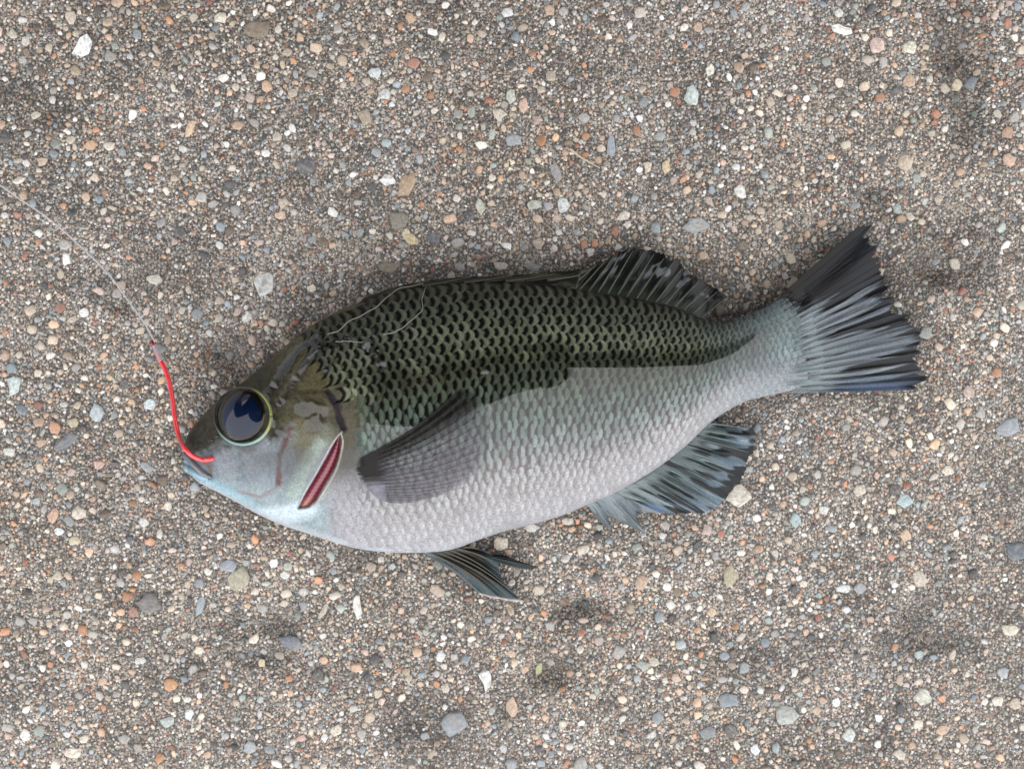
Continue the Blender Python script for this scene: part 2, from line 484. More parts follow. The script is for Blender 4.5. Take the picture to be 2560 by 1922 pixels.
Ws, Hs = int(5900 / 2), int(5100 / 2)           # occupancy raster, 2 px cells
OX, OY = -1670, -1590
occ = np.zeros((Hs, Ws), np.uint8)
def try_place(px, py, r, force=False, pad=0.86):
    i, j = int((py - OY) / 2), int((px - OX) / 2)
    q = max(1, int(r * pad / 2))
    if i - q < 0 or j - q < 0 or i + q + 1 > Hs or j + q + 1 > Ws:
        return False
    w = occ[i - q:i + q + 1, j - q:j + q + 1]
    yy, xx = np.ogrid[-q:q + 1, -q:q + 1]
    m = (xx * xx + yy * yy) <= q * q
    if not force and w[m].any():
        return False
    w[m] = 1
    return True

pm, nd, lk, b = new_mat("pebble_stone")
oi = N(nd, "ShaderNodeObjectInfo"); tc = N(nd, "ShaderNodeTexCoord")
nz = N(nd, "ShaderNodeTexNoise"); nz.inputs['Scale'].default_value = 4.0; nz.inputs['Detail'].default_value = 6
va = N(nd, "ShaderNodeVectorMath", operation='ADD')
lk.new(tc.outputs['Object'], va.inputs[0]); lk.new(oi.outputs['Location'], va.inputs[1])
vs = N(nd, "ShaderNodeVectorMath", operation='SCALE'); vs.inputs['Scale'].default_value = 300
lk.new(oi.outputs['Location'], vs.inputs[0]); lk.new(vs.outputs[0], va.inputs[1]); lk.new(va.outputs[0], nz.inputs['Vector'])
mr = N(nd, "ShaderNodeMapRange"); mr.inputs['From Min'].default_value = .3; mr.inputs['From Max'].default_value = .7
mr.inputs['To Min'].default_value = .62; mr.inputs['To Max'].default_value = 1.2
lk.new(nz.outputs['Fac'], mr.inputs['Value'])
sc = N(nd, "ShaderNodeVectorMath", operation='SCALE'); lk.new(oi.outputs['Color'], sc.inputs[0]); lk.new(mr.outputs[0], sc.inputs['Scale'])
n2 = N(nd, "ShaderNodeTexNoise"); n2.inputs['Scale'].default_value = 2.2; n2.inputs['Detail'].default_value = 8
lk.new(va.outputs[0], n2.inputs['Vector'])
m2 = N(nd, "ShaderNodeMapRange"); m2.inputs['From Min'].default_value = .46; m2.inputs['From Max'].default_value = .66
m2.inputs['To Min'].default_value = 0; m2.inputs['To Max'].default_value = .7
lk.new(n2.outputs['Fac'], m2.inputs['Value'])
mD = N(nd, "ShaderNodeMix", data_type='RGBA'); lk.new(m2.outputs[0], mD.inputs['Factor'])
lk.new(sc.outputs[0], mD.inputs['A']); mD.inputs['B'].default_value = (*lin((140, 132, 122)), 1)
lk.new(mD.outputs['Result'], b.inputs['Base Color']); b.inputs['Roughness'].default_value = .5

def dome_shape(k, rings, seed, flat):
    """irregular half-buried stone: unit radius, returns V (1+k*rings), F tris list"""
    r = np.random.default_rng(seed)
    ang = np.linspace(0, 2 * math.pi, k, endpoint=False) + r.uniform(-.38, .38, k) * 2 * math.pi / k
    rad = r.uniform(.68, 1.15, k)
    V = [(r.uniform(-.15, .15), r.uniform(-.15, .15), 1.0)]
    for i in range(rings):
        f = (i + 1) / rings
        rr = math.sin(f * math.pi / 2) ** (0.75)
        zz = (math.cos(f * math.pi / 2)) ** flat if i < rings - 1 else -.45
        for j in range(k):
            q = rad[j] * rr * r.uniform(.93, 1.07)
            V.append((q * math.cos(ang[j]), q * math.sin(ang[j]), zz * r.uniform(.88, 1.08)))
    F = [(0, 1 + j, 1 + (j + 1) % k) for j in range(k)]
    for i in range(rings - 1):
        for j in range(k):
            a, b2 = 1 + i * k + j, 1 + i * k + (j + 1) % k
            c, d = a + k, b2 + k
            F += [(a, c, d), (a, d, b2)]
    return np.array(V), np.array(F)

peb_meshes = []
for q in range(14):
    V, F = dome_shape(7 + q % 3, 4, 100 + q, .5)
    o = mesh_obj("pebble", V, F, pm, ground)
    peb_meshes.append(o.data)
    bpy.data.objects.remove(o)

peb = []
for (px, py, a, c, ang, rgb) in NAMED:
    for q in np.linspace(-.5, .5, 3):
        th = math.radians(ang)
        l = abs(a - c)
        dx, dy = (math.cos(th), math.sin(th)) if a > c else (-math.sin(th), math.cos(th))
        try_place(px + dx * l * 2 * q, py - dy * l * 2 * q, min(a, c), True, 1.0)
    peb.append((px, py, a, c, math.radians(ang), lin(rgb)))
peb = [(a, b_, c, d, e, f_ * .75 + .25 * f_.mean()) for a, b_, c, d, e, f_ in peb]
while len(peb) < 300:
    px, py = rng.uniform(-30, 2590), rng.uniform(-30, 1950)
    r = 14 + 10 * rng.random() ** 2.5
    asp = rng.uniform(.65, 1)
    if try_place(px, py, r):
        peb.append((px, py, r, r * asp, rng.uniform(0, 6.28), pal_c[rng.choice(len(pal_c), p=pal_w)] * rng.uniform(.8, 1.05)))
for i, (px, py, a, c, th, rgb) in enumerate(peb):
    o = bpy.data.objects.new("pebble", peb_meshes[i % len(peb_meshes)])
    col.objects.link(o)
    o.parent = ground
    z = float(ground_px(np.array(px), np.array(py)))
    o.location = P(px, py, 0.0) + np.array([0, 0, z])
    o.rotation_euler = (rng.normal(0, .08), rng.normal(0, .08), th)
    o.scale = (a * S, c * S, min(a, c) * S * rng.uniform(.28, .42))
    o.color = (*(np.asarray(rgb) * (1 - .3 * float(damp_and_shade_px(np.array(float(px)), np.array(float(py)))))), 1)

# every smaller grain, joined (tens of thousands)
grains = []
for (r0, r1, tries, pad) in [(12, 18, 2600, .92), (8, 12, 15000, .92), (5.5, 8, 50000, .92), (3.3, 5.5, 130000, .95)]:
    tries = int(tries * 2.49)
    xs = rng.uniform(OX + 20, OX + 5880, tries); ys = rng.uniform(OY + 20, OY + 5080, tries)
    out = np.maximum(np.abs(xs - CX) - 1900, np.abs(ys - CY) - 1500) + 500 * (fbm(xs / 200.0, ys / 200.0, 401, 3) - .5)
    near = sstep(1050, -150 if r0 > 5 else 250, out) if r0 > 5 else sstep(150, -150, out)
    rs = r0 + (r1 - r0) * rng.random(tries) ** 1.6
    dens = fbm(xs / 170.0, ys / 170.0, 41, 3)
    keep = rng.random(tries) < near * np.clip(.25 + 1.5 * (dens - .25), .2, 1) * (1 - .55 * pitmask(xs, ys))
    for x, y, r in zip(xs[keep], ys[keep], rs[keep]):
        if try_place(x, y, r, False, pad):
            grains.append((x, y, r))
g = np.array(grains)
big = g[:, 2] > 7.0
vparts, fparts, cparts, off = [], [], [], 0
for sel, k, rings in ((big, 7, 3), (~big, 6, 2)):
    G = g[sel]
    shapes = [dome_shape(k, rings, 300 + s, .6) for s in range(24)]
    idx = rng.integers(0, 24, len(G))
    SV = np.array([s[0] for s in shapes])[idx]
    th = rng.uniform(0, 6.283, len(G))
    asp = rng.uniform(.6, 1.0, len(G))
    ct, st_ = np.cos(th)[:, None], np.sin(th)[:, None]
    X, Y, Z = SV[..., 0], SV[..., 1] * asp[:, None], SV[..., 2]
    r = (G[:, 2] * S)[:, None]
    zg = ground_px(G[:, 0], G[:, 1])[:, None]
    tx, ty = rng.normal(0, .16, (len(G), 1)), rng.normal(0, .16, (len(G), 1))
    wx = (X * ct - Y * st_) * r
    wy = (X * st_ + Y * ct) * r
    wz = Z * r * rng.uniform(.22, .48, (len(G), 1)) + wx * tx + wy * ty + zg
    wx = wx + ((G[:, 0] - CX) * S)[:, None]
    wy = wy + ((CY - G[:, 1]) * S)[:, None]
    nv = SV.shape[1]
    vparts.append(np.stack([wx, wy, wz], -1).reshape(-1, 3))
    fparts.append((shapes[0][1][None] + (np.arange(len(G)) * nv)[:, None, None]).reshape(-1, 3) + off)
    off += len(G) * nv
    cc = pal_c[rng.choice(len(pal_c), len(G), p=pal_w)] * rng.uniform(.62, 1.12, (len(G), 1))
    tint = fbm(G[:, 0] / 330.0, G[:, 1] / 330.0, 77, 2)[:, None] - .5
    cc = cc * (1 + np.array([[.22, .04, -.22]]) * tint)
    cc = cc * (1 - .6 * pitmask(G[:, 0], G[:, 1]))[:, None]         # dirt settled in the hollows, the head's shadow painted with it
    cc = cc * (1 - .42 * damp_and_shade_px(G[:, 0], G[:, 1]))[:, None]  # damp spots and painted contact shade round the fish
    cparts.append(np.repeat(cc, nv, 0) * rng.uniform(.9, 1.1, (len(G) * nv, 1)))
grain_mat = attr_mat("sand_grain", rough=.5, spec=.5, speck=.22, speck_scale=2500)
gravel = mesh_obj("gravel", np.concatenate(vparts), np.concatenate(fparts), grain_mat, ground, True, np.clip(np.concatenate(cparts), 0, .9))
gravel["kind"] = "stuff"
gravel["label"] = "countless small sand grains bedded in the concrete"
print("grains", len(g))

# ================================================================ FISH
fish = empty("fish", (0, 0, 0))
tag(fish, "dark olive backed, silver bellied fish lying on its side on pebbled concrete", "fish")

# stations: dorsal outline px, ventral outline px, half thickness (mm)
ST = [(458, 1114, 462, 1168, 1.6), (472, 1082, 486, 1196, 3.6), (503, 1043, 511, 1213, 5.4), (531, 1014, 540, 1228, 6.7),
      (563, 987, 590, 1254, 8.0), (618, 947, 650, 1288, 9.5), (670, 903, 715, 1316, 10.5), (721, 859, 777, 1336, 11.2),
      (777, 816, 840, 1357, 11.7), (833, 784, 905, 1373, 12.0), (900, 755, 970, 1380, 12.2), (979, 729, 1045, 1381, 12.3),
      (1067, 714, 1125, 1374, 12.2), (1178, 706, 1203, 1347, 11.9), (1258, 706, 1260, 1328, 11.6), (1357, 709, 1340, 1308, 11.1),
      (1430, 722, 1400, 1290, 10.7), (1520, 736, 1466, 1263, 10.1), (1611, 753, 1552, 1224, 9.3), (1701, 776, 1653, 1163, 8.3),
      (1755, 798, 1715, 1114, 7.6), (1800, 803, 1775, 1057, 6.9), (1858, 790, 1856, 1007, 5.9), (1914, 768, 1924, 988, 4.7),
      (1962, 742, 1985, 974, 3.2), (2000, 760, 2022, 955, 1.4)]
M, NT, NB = 520, 220, 40
mids = np.array([((a + c) / 2, (b_ + d) / 2) for a, b_, c, d, h in ST])
par = np.concatenate([[0], np.cumsum(np.linalg.norm(np.diff(mids, axis=0), axis=1))])
K = hermite(np.array(ST, float), M, par)
TX, TY, BX, BY, HH = K.T
HH = HH * 1e-3
ARC = np.linspace(par[0], par[-1], M)              # px along the midline
WID = np.hypot(BX - TX, BY - TY)
head_lift = 0.0062 * sstep(330, 0, ARC)
ZM = np.maximum(0.84 * HH + 0.0006, head_lift)
tailw = sstep(700, 1100, ARC)
ZM = ZM * (1 - tailw) + tailw * (0.84 * HH * .6 + .4 * .0099 + .0006)
tt = -np.cos(np.linspace(0, math.pi, NT))
vv = (tt + 1) / 2
PE = 2.15
prof = (1 - np.abs(tt) ** PE) ** (1 / PE)
PX = TX[:, None] + (BX - TX)[:, None] * vv
PY = TY[:, None] + (BY - TY)[:, None] * vv
ZS = ZM[:, None] + HH[:, None] * prof            # smooth flank

# -- head relief
EYE = (608, 1040); ER = 67
OPER = [(700, 985), (760, 972), (817, 979), (828, 1010), (826, 1040), (853, 1074), (838, 1095), (817, 1122), (777, 1193),
        (741, 1269), (690, 1262), (640, 1240), (585, 1215), (600, 1120), (690, 1080)]
SLIT = [(848, 1092), (850, 1125), (838, 1165), (815, 1205), (790, 1250), (772, 1266), (746, 1270), (762, 1236), (786, 1196), (818, 1142), (836, 1108)]
PREOP = [(732, 1052), (716, 1100), (700, 1140), (700, 1180), (695, 1208)]
CHEEK = [(560, 1200), (600, 1230), (650, 1241), (690, 1222), (700, 1190)]
MOUTH = [(458, 1158), (480, 1167), (505, 1182), (528, 1194)]
MAXIL = [(478, 1150), (500, 1178), (522, 1195), (535, 1188), (538, 1165), (530, 1145)]
JAWL = [(520, 1200), (580, 1232), (650, 1262), (720, 1276)]
fade_in = sstep(0, .18, prof)[None, :]
sd_op = polysd(PX, PY, OPER)
REL = 0.0009 * sstep(10, -26, sd_op) * sstep(560, 780, PX) * sstep(1275, 1235, PY)
sd_sl = polysd(PX, PY, SLIT)
DEEP = -0.0032 * sstep(5, -9, sd_sl)
def groove(pts, w, d):
    return -d * np.exp(-(segdist(PX, PY, pts) / w) ** 2)
DEEP = DEEP + groove(PREOP, 6, .0005) + groove(CHEEK, 6, .00022) + groove(MOUTH, 6, .0006) + groove(MAXIL, 5, .0004)
DEEP = DEEP + groove(JAWL, 6, .00025) + groove([(700, 985), (760, 972), (817, 979)], 5, .0003)
DEEP = DEEP + groove([(817, 979), (838, 1010), (846, 1040), (858, 1070)], 7, .0008)
ered = np.hypot(PX - EYE[0], PY - EYE[1])
REL = REL + 0.0008 * np.exp(-((ered - ER - 8) / 22) ** 2)
DEEP = DEEP - 0.0012 * sstep(ER + 2, ER - 12, ered)
REL, DEEP = REL * fade_in, DEEP * fade_in
ZB = ZS + REL + DEEP
POS = P(PX, PY, ZB)                               # (M,NT,3)

def normals(A):
    du, dv = np.gradient(A, axis=0), np.gradient(A, axis=1)
    n = np.cross(dv, du)
    n /= np.linalg.norm(n, axis=-1, keepdims=True) + 1e-15
    return np.where(n[..., 2:3] < 0, -n, n)
SMO = P(PX, PY, ZS + REL)
NRM = normals(P(PX, PY, ZS))
nb = np.linspace(0, math.pi, NB + 2)[1:-1]
tb = np.cos(nb)
vb = (tb + 1) / 2
pb = (1 - np.abs(tb) ** PE) ** (1 / PE)
BPX = TX[:, None] + (BX - TX)[:, None] * vb
BPY = TY[:, None] + (BY - TY)[:, None] * vb
BZ = np.maximum(ZM[:, None] - 0.84 * HH[:, None] * pb, 0.0006)
BPOS = P(BPX, BPY, np.broadcast_to(ZM[:, None], BZ.shape))
BPOS[..., 2] = BZ
RING = np.concatenate([POS, BPOS], 1)
NR = NT + NB

# -- pigment
def mixc(a, b_, f):
    f = np.clip(f, 0, 1)[..., None]
    return a * (1 - f) + np.asarray(b_) * f
KV = np.array([0, .18, .32, .42, .52, .62, .74, .86, 1.0])
LC = np.array([(.052, .058, .045), (.100, .110, .076), (.150, .168, .108), (.195, .245, .172), (.245, .345, .295), (.31, .395, .385), (.325, .345, .35), (.28, .275, .28), (.30, .31, .33)])
DC = np.array([(.003, .003, .003), (.003, .003, .003), (.004, .0035, .003), (.006, .004, .004), (.012, .007, .009), (.038, .025, .031), (.125, .102, .110), (.225, .212, .217), (.285, .28, .295)])
def veff(u_arc, v, px, py):
    w = v + 0.05 * (fbm(px / 60, py / 60, 91, 3) - .5)
    w = w - 0.04 * sstep(1100, 800, px)
    w = w + 0.06 * sstep(1650, 1950, px)
    return np.clip(w, 0, 1)
def ramp_c(tab, v):
    return np.stack([np.interp(v, KV, tab[:, k]) for k in range(3)], -1)

def skin_colour(px, py, v):
    ve = veff(None, v, px, py)
    c = ramp_c(DC, ve) * .6 + ramp_c(LC, ve) * .4
    n1 = fbm(px / 30, py / 30, 7, 4) - .5
    n2 = fbm(px / 9, py / 9, 8, 3) - .5
    headw = sstep(860, 800, px + .25 * (py - 1050) * (py < 1050) + 20 * n1)
    # head: dark crown, pearly cheek
    line = np.interp(px, [455, 500, 545, 600, 680, 740, 800, 860], [1150, 1140, 1125, 1112, 1100, 1085, 1075, 1050])
    f = sstep(-24, 26, py - line + 60 * n1 + 20 * n2)
    crown = mixc(np.broadcast_to(np.array([.034, .034, .024]), px.shape + (3,)), (.075, .068, .036), sstep(640, 760, px + 60 * n1))
    cheek = np.broadcast_to(np.array([.195, .225, .255]), px.shape + (3,))
    cheek = mixc(cheek, (.22, .217, .235), sstep(.05, .2, n1) * .4)
    cheek = mixc(cheek, (.25, .31, .33), sstep(1185, 1240, py + 50 * n1) * .7)
    cheek = cheek * (1 + .5 * (fbm(px / 6, py / 6, 303, 3) - .5) + .25 * (fbm(px / 45, py / 45, 304, 3) - .5))[..., None]
    crown = crown * (1 + 1.3 * (fbm(px / 7, py / 7, 305, 3) - .5))[..., None]
    h = mixc(crown, cheek, f)
    # olive brown patch on the gill cover
    oli = sstep(60, 15, segdist(px, py, [(775, 1060), (760, 1110), (795, 1090)]) + 50 * n1)
    h = mixc(h, (.13, .118, .062), oli * .85)
    h = mixc(h, (.30, .37, .33), sstep(26, 8, segdist(px, py, [(800, 1110), (770, 1160), (735, 1230)]) + 20 * n1) * .7)
    # lower jaw, throat
    jaw = sstep(34, 10, segdist(px, py, [(462, 1172), (500, 1205), (560, 1232), (610, 1258)]) + 14 * n1)
    h = mixc(h, (.22, .36, .43), jaw * .8)
    h = mixc(h, (.30, .42, .47), sstep(16, 4, segdist(px, py, [(520, 1212), (580, 1240), (650, 1275)])) * .8)
    h = mixc(h, (.44, .52, .57), sstep(36, 10, segdist(px, py, [(665, 1290), (730, 1284), (770, 1272)]) + 16 * n1))
    h = mixc(h, (.11, .105, .12), sstep(3, -6, polysd(px, py, [(459, 1125), (480, 1135), (530, 1142), (540, 1170), (530, 1194), (505, 1178), (470, 1160)])) * .75)
    h = mixc(h, (.10, .085, .05), sstep(5, 1, segdist(px, py, [(505, 1150), (520, 1165), (530, 1185)])) * .7)
    h = mixc(h, (.11, .036, .024), sstep(9, 1, segdist(px, py, PREOP) + 16 * n2 + 10 * n1) * .85)
    h = mixc(h, (.20, .12, .10), sstep(6, 1, segdist(px, py, [(598, 1228), (650, 1242), (695, 1215)])) * .5)
    c = mixc(c, h, headw)
    # brownish skin behind the gill opening, pale breast
    brown = sstep(46, 14, segdist(px, py, [(850, 1010), (872, 1070), (872, 1130), (850, 1190)]) + 40 * n1)
    c = mixc(c, (.085, .070, .048), brown * .85)
    c = mixc(c, (.035, .028, .036), sstep(14, 5, segdist(px, py, [(822, 985), (842, 1010), (850, 1050), (858, 1070)]) + 10 * n2) * .9)
    breast = sstep(1150, 1215, py + .28 * (px - 880) + 20 * n1) * sstep(770, 840, px - .3 * (py - 1200)) * sstep(1060, 960, px)
    c = mixc(c, (.285, .285, .305), breast * .9)
    c = mixc(c, (.14, .010, .022), sstep(4, -4, polysd(px, py, SLIT)))
    # lower rim of the breast, bluish white
    c = mixc(c, (.38, .41, .45), sstep(.955, .995, v) * sstep(1300, 1000, px))
    return c * (1 + .5 * n2[..., None] * .5)

VV = np.broadcast_to(vv, PX.shape)
CTOP = skin_colour(PX, PY, VV)
VB = np.broadcast_to(vb, BPX.shape)
CBOT = ramp_c(LC, VB) * .6
skin_mat = attr_mat("fish_skin", rough=.4, spec=.12, speck=.24, speck_scale=2800, bump=.25, bump_scale=5000)
V = RING.reshape(-1, 3)
C = np.concatenate([CTOP, CBOT], 1).reshape(-1, 3)
F = gridfaces(M, NR, 0, True)
capA, capB = RING[0].mean(0), RING[-1].mean(0)
V = np.concatenate([V, [capA, capB]]); C = np.concatenate([C, [C[NT // 2], C[(M - 1) * NR + NT // 2]]])
iA, iB = M * NR, M * NR + 1
j = np.arange(NR); j2 = (j + 1) % NR
quadA = np.stack([np.full(NR, iA), j2, j, j], -1)
F = [tuple(f) for f in F] + [(iA, int(b_), int(a)) for a, b_ in zip(j, j2)] + [(iB, (M - 1) * NR + int(a), (M - 1) * NR + int(b_)) for a, b_ in zip(j, j2)]
body = mesh_obj("body", V, F, skin_mat, fish, True, C)

# lookup: photo pixel -> surface height / normal
_fx, _fy, _fz = PX.ravel(), PY.ravel(), (ZS + REL).ravel()
_fn = NRM.reshape(-1, 3)
def surf_px(px, py):
    px, py = np.atleast_1d(px).astype(float), np.atleast_1d(py).astype(float)
    z, n = np.zeros(len(px)), np.zeros((len(px), 3))
    for i in range(len(px)):
        d = (_fx - px[i]) ** 2 + (_fy - py[i]) ** 2
        k = np.argpartition(d, 6)[:6]
        w = 1 / (d[k] + 1.0)
        w /= w.sum()
        z[i] = (w * _fz[k]).sum()
        n[i] = (w[:, None] * _fn[k]).sum(0)
    n /= np.linalg.norm(n, axis=1)[:, None]
    return z, n

def bilin(A, fu, fv):
    fu = np.clip(fu, 0, M - 1.001); fv = np.clip(fv, 0, NT - 1.001)
    i, j = fu.astype(int), fv.astype(int)
    a, b_ = (fu - i)[..., None], (fv - j)[..., None]
    return (A[i, j] * (1 - a) + A[i + 1, j] * a) * (1 - b_) + (A[i, j + 1] * (1 - a) + A[i + 1, j + 1] * a) * b_
def v_to_f(v):
    return np.arccos(np.clip(1 - 2 * v, -1, 1)) / math.pi * (NT - 1)

# -- scales
PECT_BASE = [(885, 1150), (905, 1190), (945, 1240), (958, 1256)]
LAT = [(880, 940), (1000, 888), (1120, 872), (1258, 866), (1416, 886), (1580, 904), (1750, 912), (1900, 890)]
def scale_zone(px, py):
    lim = np.interp(py, [700, 800, 860, 920, 980, 1040, 1090, 1150, 1220, 1290, 1400], [800, 765, 760, 800, 850, 885, 900, 905, 880, 830, 800])
    return px > lim
W0 = WID.max()
dstep = ARC[1] - ARC[0]
scales = []
RP = 24.0
for k in range(-16, 17):
    fac = (WID / W0) ** 0.35
    vk = .5 + k * RP * fac / WID
    pos = (0.5 if k % 2 else 0.0) * 22 + 200
    while pos < ARC[-1] - 6:
        fi = pos / dstep
        i = int(min(fi, M - 2))
        p = 23.0 * fac[i] * (1.06 if pos < 700 else 1.0)
        v0 = vk[i] + rng.normal(0, .10) * RP * fac[i] / WID[i]
        if .012 < v0 < .985:
            px, py = TX[i] + (BX[i] - TX[i]) * v0, TY[i] + (BY[i] - TY[i]) * v0
            if scale_zone(px, py + rng.normal(0, 12)):
                scales.append((pos + rng.normal(0, .08) * p, v0, p * rng.uniform(.9, 1.12), RP * fac[i] * rng.uniform(.92, 1.08), WID[i], px, py))
        pos += p
NE, NBB = 7, 9
eb = np.array([0, .10, .24, .40, .56, .75, 1.25])
bb = np.linspace(-1, 1, NBB)
def scale_geo(sc_):
    pos, v0, p, rp, wid, px0, py0 = sc_
    fl = float(sstep(.30, .48, np.array(v0)))
    hw = rp * (.80 - .03 * fl)
    rear = p * ((.78 - .50 * fl) * (1 - bb ** 2) - .10 + .24 * fl)
    front = rear[None, :] - eb[:, None] * p
    a = front
    bpx = np.broadcast_to(bb * hw, a.shape)
    foreshort = 1.0
    fu = (pos + a + bpx * .0) / dstep
    v = np.clip(v0 + bpx / wid, .004, .996)
    fv = v_to_f(v)
    base = bilin(SMO + 0, fu, fv)
    nn = bilin(NRM, fu, fv)
    lift = np.array([.00013, .00013, .00011, .00009, .00006, .00003, -.00006])[:, None] * np.ones(NBB)
    lift = lift * (1 - .35 * np.abs(bb) ** 3)
    lift = lift * (1 - .85 * float(sstep(.60, .8, np.array(v0))))
    pts = base + nn * lift[..., None]
    pxx = bilin(PX[..., None], fu, fv)[..., 0]; pyy = bilin(PY[..., None], fu, fv)[..., 0]
    ve = veff(None, np.full(a.shape, v0), np.full(a.shape, px0), np.full(a.shape, py0))
    L, Dk = ramp_c(LC, ve), ramp_c(DC, ve)
    jit = 1 + (rng.uniform(.72, 1.22) - 1) * (1 - .6 * float(sstep(.6, .8, np.array(v0))))
    rimw = np.interp(ve, [0, .3, .5, 1], [.46, .50, .47, .62])
    e = eb[:, None]
    lens = np.sqrt(np.clip(1 - bb ** 2, 0, 1))[None, :]
    f = 1 - sstep(.72, 1.15, e / (rimw * (lens + .05) + 1e-6))
    f = f * np.where(e < .01, .8, 1)
    cc = mixc(Dk, L * jit, f)
    cc = cc * (1 + .22 * float(sstep(.7, .85, np.array(v0))) * (e < .35) * (np.abs(bb)[None] < .4))[..., None]
    # scales behind the gill opening blend into the skin colour
    c_over = skin_colour(np.full(1, px0), np.full(1, py0), np.full(1, v0))[0]
    wgt = 0.0
    if px0 < 960 and py0 > 1000:
        wgt = float(sstep(960, 880, np.array(px0)))
    cc = cc * (1 - wgt) + (c_over * (0.86 + .22 * f[..., None])) * wgt
    dl = float(segdist(np.array(px0), np.array(py0), LAT))
    cc = cc * (1 - .45 * math.exp(-(dl / 8) ** 2))
    tail = float(sstep(1700, 1960, np.array(px0)))
    cc = cc * (1 - tail) + (cc * .35 + .65 * np.array([.14, .18, .20])) * tail
    return pts.reshape(-1, 3), cc.reshape(-1, 3)
sf = gridfaces(NE, NBB)
scale_mat = attr_mat("fish_scale", rough=.42, spec=.10, speck=.26, speck_scale=2800)
def vis(s_):
    inpec = polysd(np.array(s_[5]), np.array(s_[6]), [(890, 1150), (1142, 965), (1230, 1060), (1200, 1180), (1000, 1260)]) < 0
    t = 2 * s_[1] - 1
    return s_[2] * s_[3] * math.sqrt(max(0, 1 - t * t)) * (0.1 if inpec else 1)
order = sorted(range(len(scales)), key=lambda i: -vis(scales[i]))
rest_v, rest_f, rest_c = [], [], []
for rank, i in enumerate(order):
    pv, pc = scale_geo(scales[i])
    if rank < 300:
        mesh_obj("scale", pv, sf, scale_mat, body, True, pc)
    else:
        rest_f.append(sf + len(rest_v) * NE * NBB)
        rest_v.append(pv); rest_c.append(pc)
rs = mesh_obj("smaller_scales", np.concatenate(rest_v), np.concatenate(rest_f), scale_mat, body, True, np.concatenate(rest_c))
rs["kind"] = "stuff"
print("scales", len(scales))

# -- wet film over the flank and head: smooth, with pooled water making low ridges
POOL = [([(795, 848), (742, 878), (712, 925), (690, 965)], 13, .42), ([(838, 862), (800, 868), (770, 900), (742, 945)], 14, .42),
        ([(742, 950), (725, 980), (700, 1010)], 12, .40), ([(690, 965), (665, 985), (676, 1020), (682, 1060)], 12, .40),
        ([(925, 872), (945, 885), (952, 908)], 19, .36), ([(822, 905), (818, 925)], 9, .36), ([(860, 845), (895, 845)], 6, .36),
        ([(762, 1022), (800, 1030), (785, 1062)], 26, .20), ([(1000, 860), (1014, 868)], 9, .36), ([(1205, 930), (1214, 930)], 6, .3),
        ([(560, 1122), (575, 1130)], 7, .3), ([(700, 1085), (690, 1120)], 14, .2)]
def segnear(x, y, pts):
    d = np.full(np.shape(x), 1e9); oy = np.zeros(np.shape(x)); ox = np.zeros(np.shape(x))
    for (x0, y0), (x1, y1) in zip(pts[:-1], pts[1:]):
        dx, dy = x1 - x0, y1 - y0
        t = np.clip(((x - x0) * dx + (y - y0) * dy) / (dx * dx + dy * dy + 1e-9), 0, 1)
        ex, ey = x - x0 - t * dx, y - y0 - t * dy
        dd = np.hypot(ex, ey)
        m = dd < d
        d = np.where(m, dd, d); oy = np.where(m, ey, oy); ox = np.where(m, ex, ox)
    return d, ox, oy
FH = np.zeros(PX.shape)
POOLM = np.zeros(PX.shape)
for pts, w, slope in POOL:
    d, ox, oy = segnear(PX, PY, pts)
    d = d + 16 * (fbm(PX / 14, PY / 14, 55, 4) - .5)
    m = sstep(w, w * .72, d)
    FH = FH + m * (.00012 + slope * S * np.clip(-oy, -w, w))
    POOLM = np.maximum(POOLM, m)
FH = FH + .00006 * (fbm(PX / 55, PY / 55, 61, 2) - .5) * sstep(980, 820, PX)
film_pos = SMO + NRM * (.00034 + FH[..., None] * 1.0)
i0, i1, j0, j1 = 6, M - 2, 6, NT - 6
ii, jj = np.meshgrid(np.arange(i0, i1), np.arange(j0, j1), indexing='ij')
bad = (ered < ER + 6) | (sd_sl < 3)
okq = ~(bad[ii, jj] | bad[ii + 1, jj] | bad[ii, jj + 1] | bad[ii + 1, jj + 1])
FQ = np.stack([ii * NT + jj, ii * NT + jj + 1, (ii + 1) * NT + jj + 1, (ii + 1) * NT + jj], -1)[okq]
used = np.unique(FQ)
remap = np.zeros(M * NT, int); remap[used] = np.arange(len(used))
wet = film_mat("wet_slime", ior=1.64, rough=.025, cover=True)
wn_ = fbm(PX / 45, PY / 45, 71, 3) - .5
WETA = sstep(.22, .33, VV + .12 * wn_ + .10 * sstep(900, 780, PX)) * sstep(.86, .62, VV + .15 * wn_) * sstep(1990, 1880, PX)
WETA = WETA * (1 - sstep(575, 520, PX)) * (1 - .5 * sstep(1150, 1220, PY + 40 * wn_) * sstep(800, 760, PX))
edge = np.minimum(segdist(PX, PY, [(700, 985), (760, 972), (817, 979)]), segdist(PX, PY, [(817, 979), (838, 1010), (846, 1040), (858, 1070)]))
WETA = WETA * sstep(10, 26, edge)
WETA = np.maximum(WETA * np.maximum(sstep(880, 960, PX + 30 * wn_), sstep(1095, 1150, PY + 60 * wn_)) * sstep(560, 640, PX), POOLM)
wcol = np.repeat(WETA.reshape(-1, 1)[used], 3, 1)
slime = mesh_obj("slime_film", film_pos.reshape(-1, 3)[used], remap[FQ], wet, fish, True, wcol)
slime["label"] = "clear wet film over the scales mirroring the pale sky"

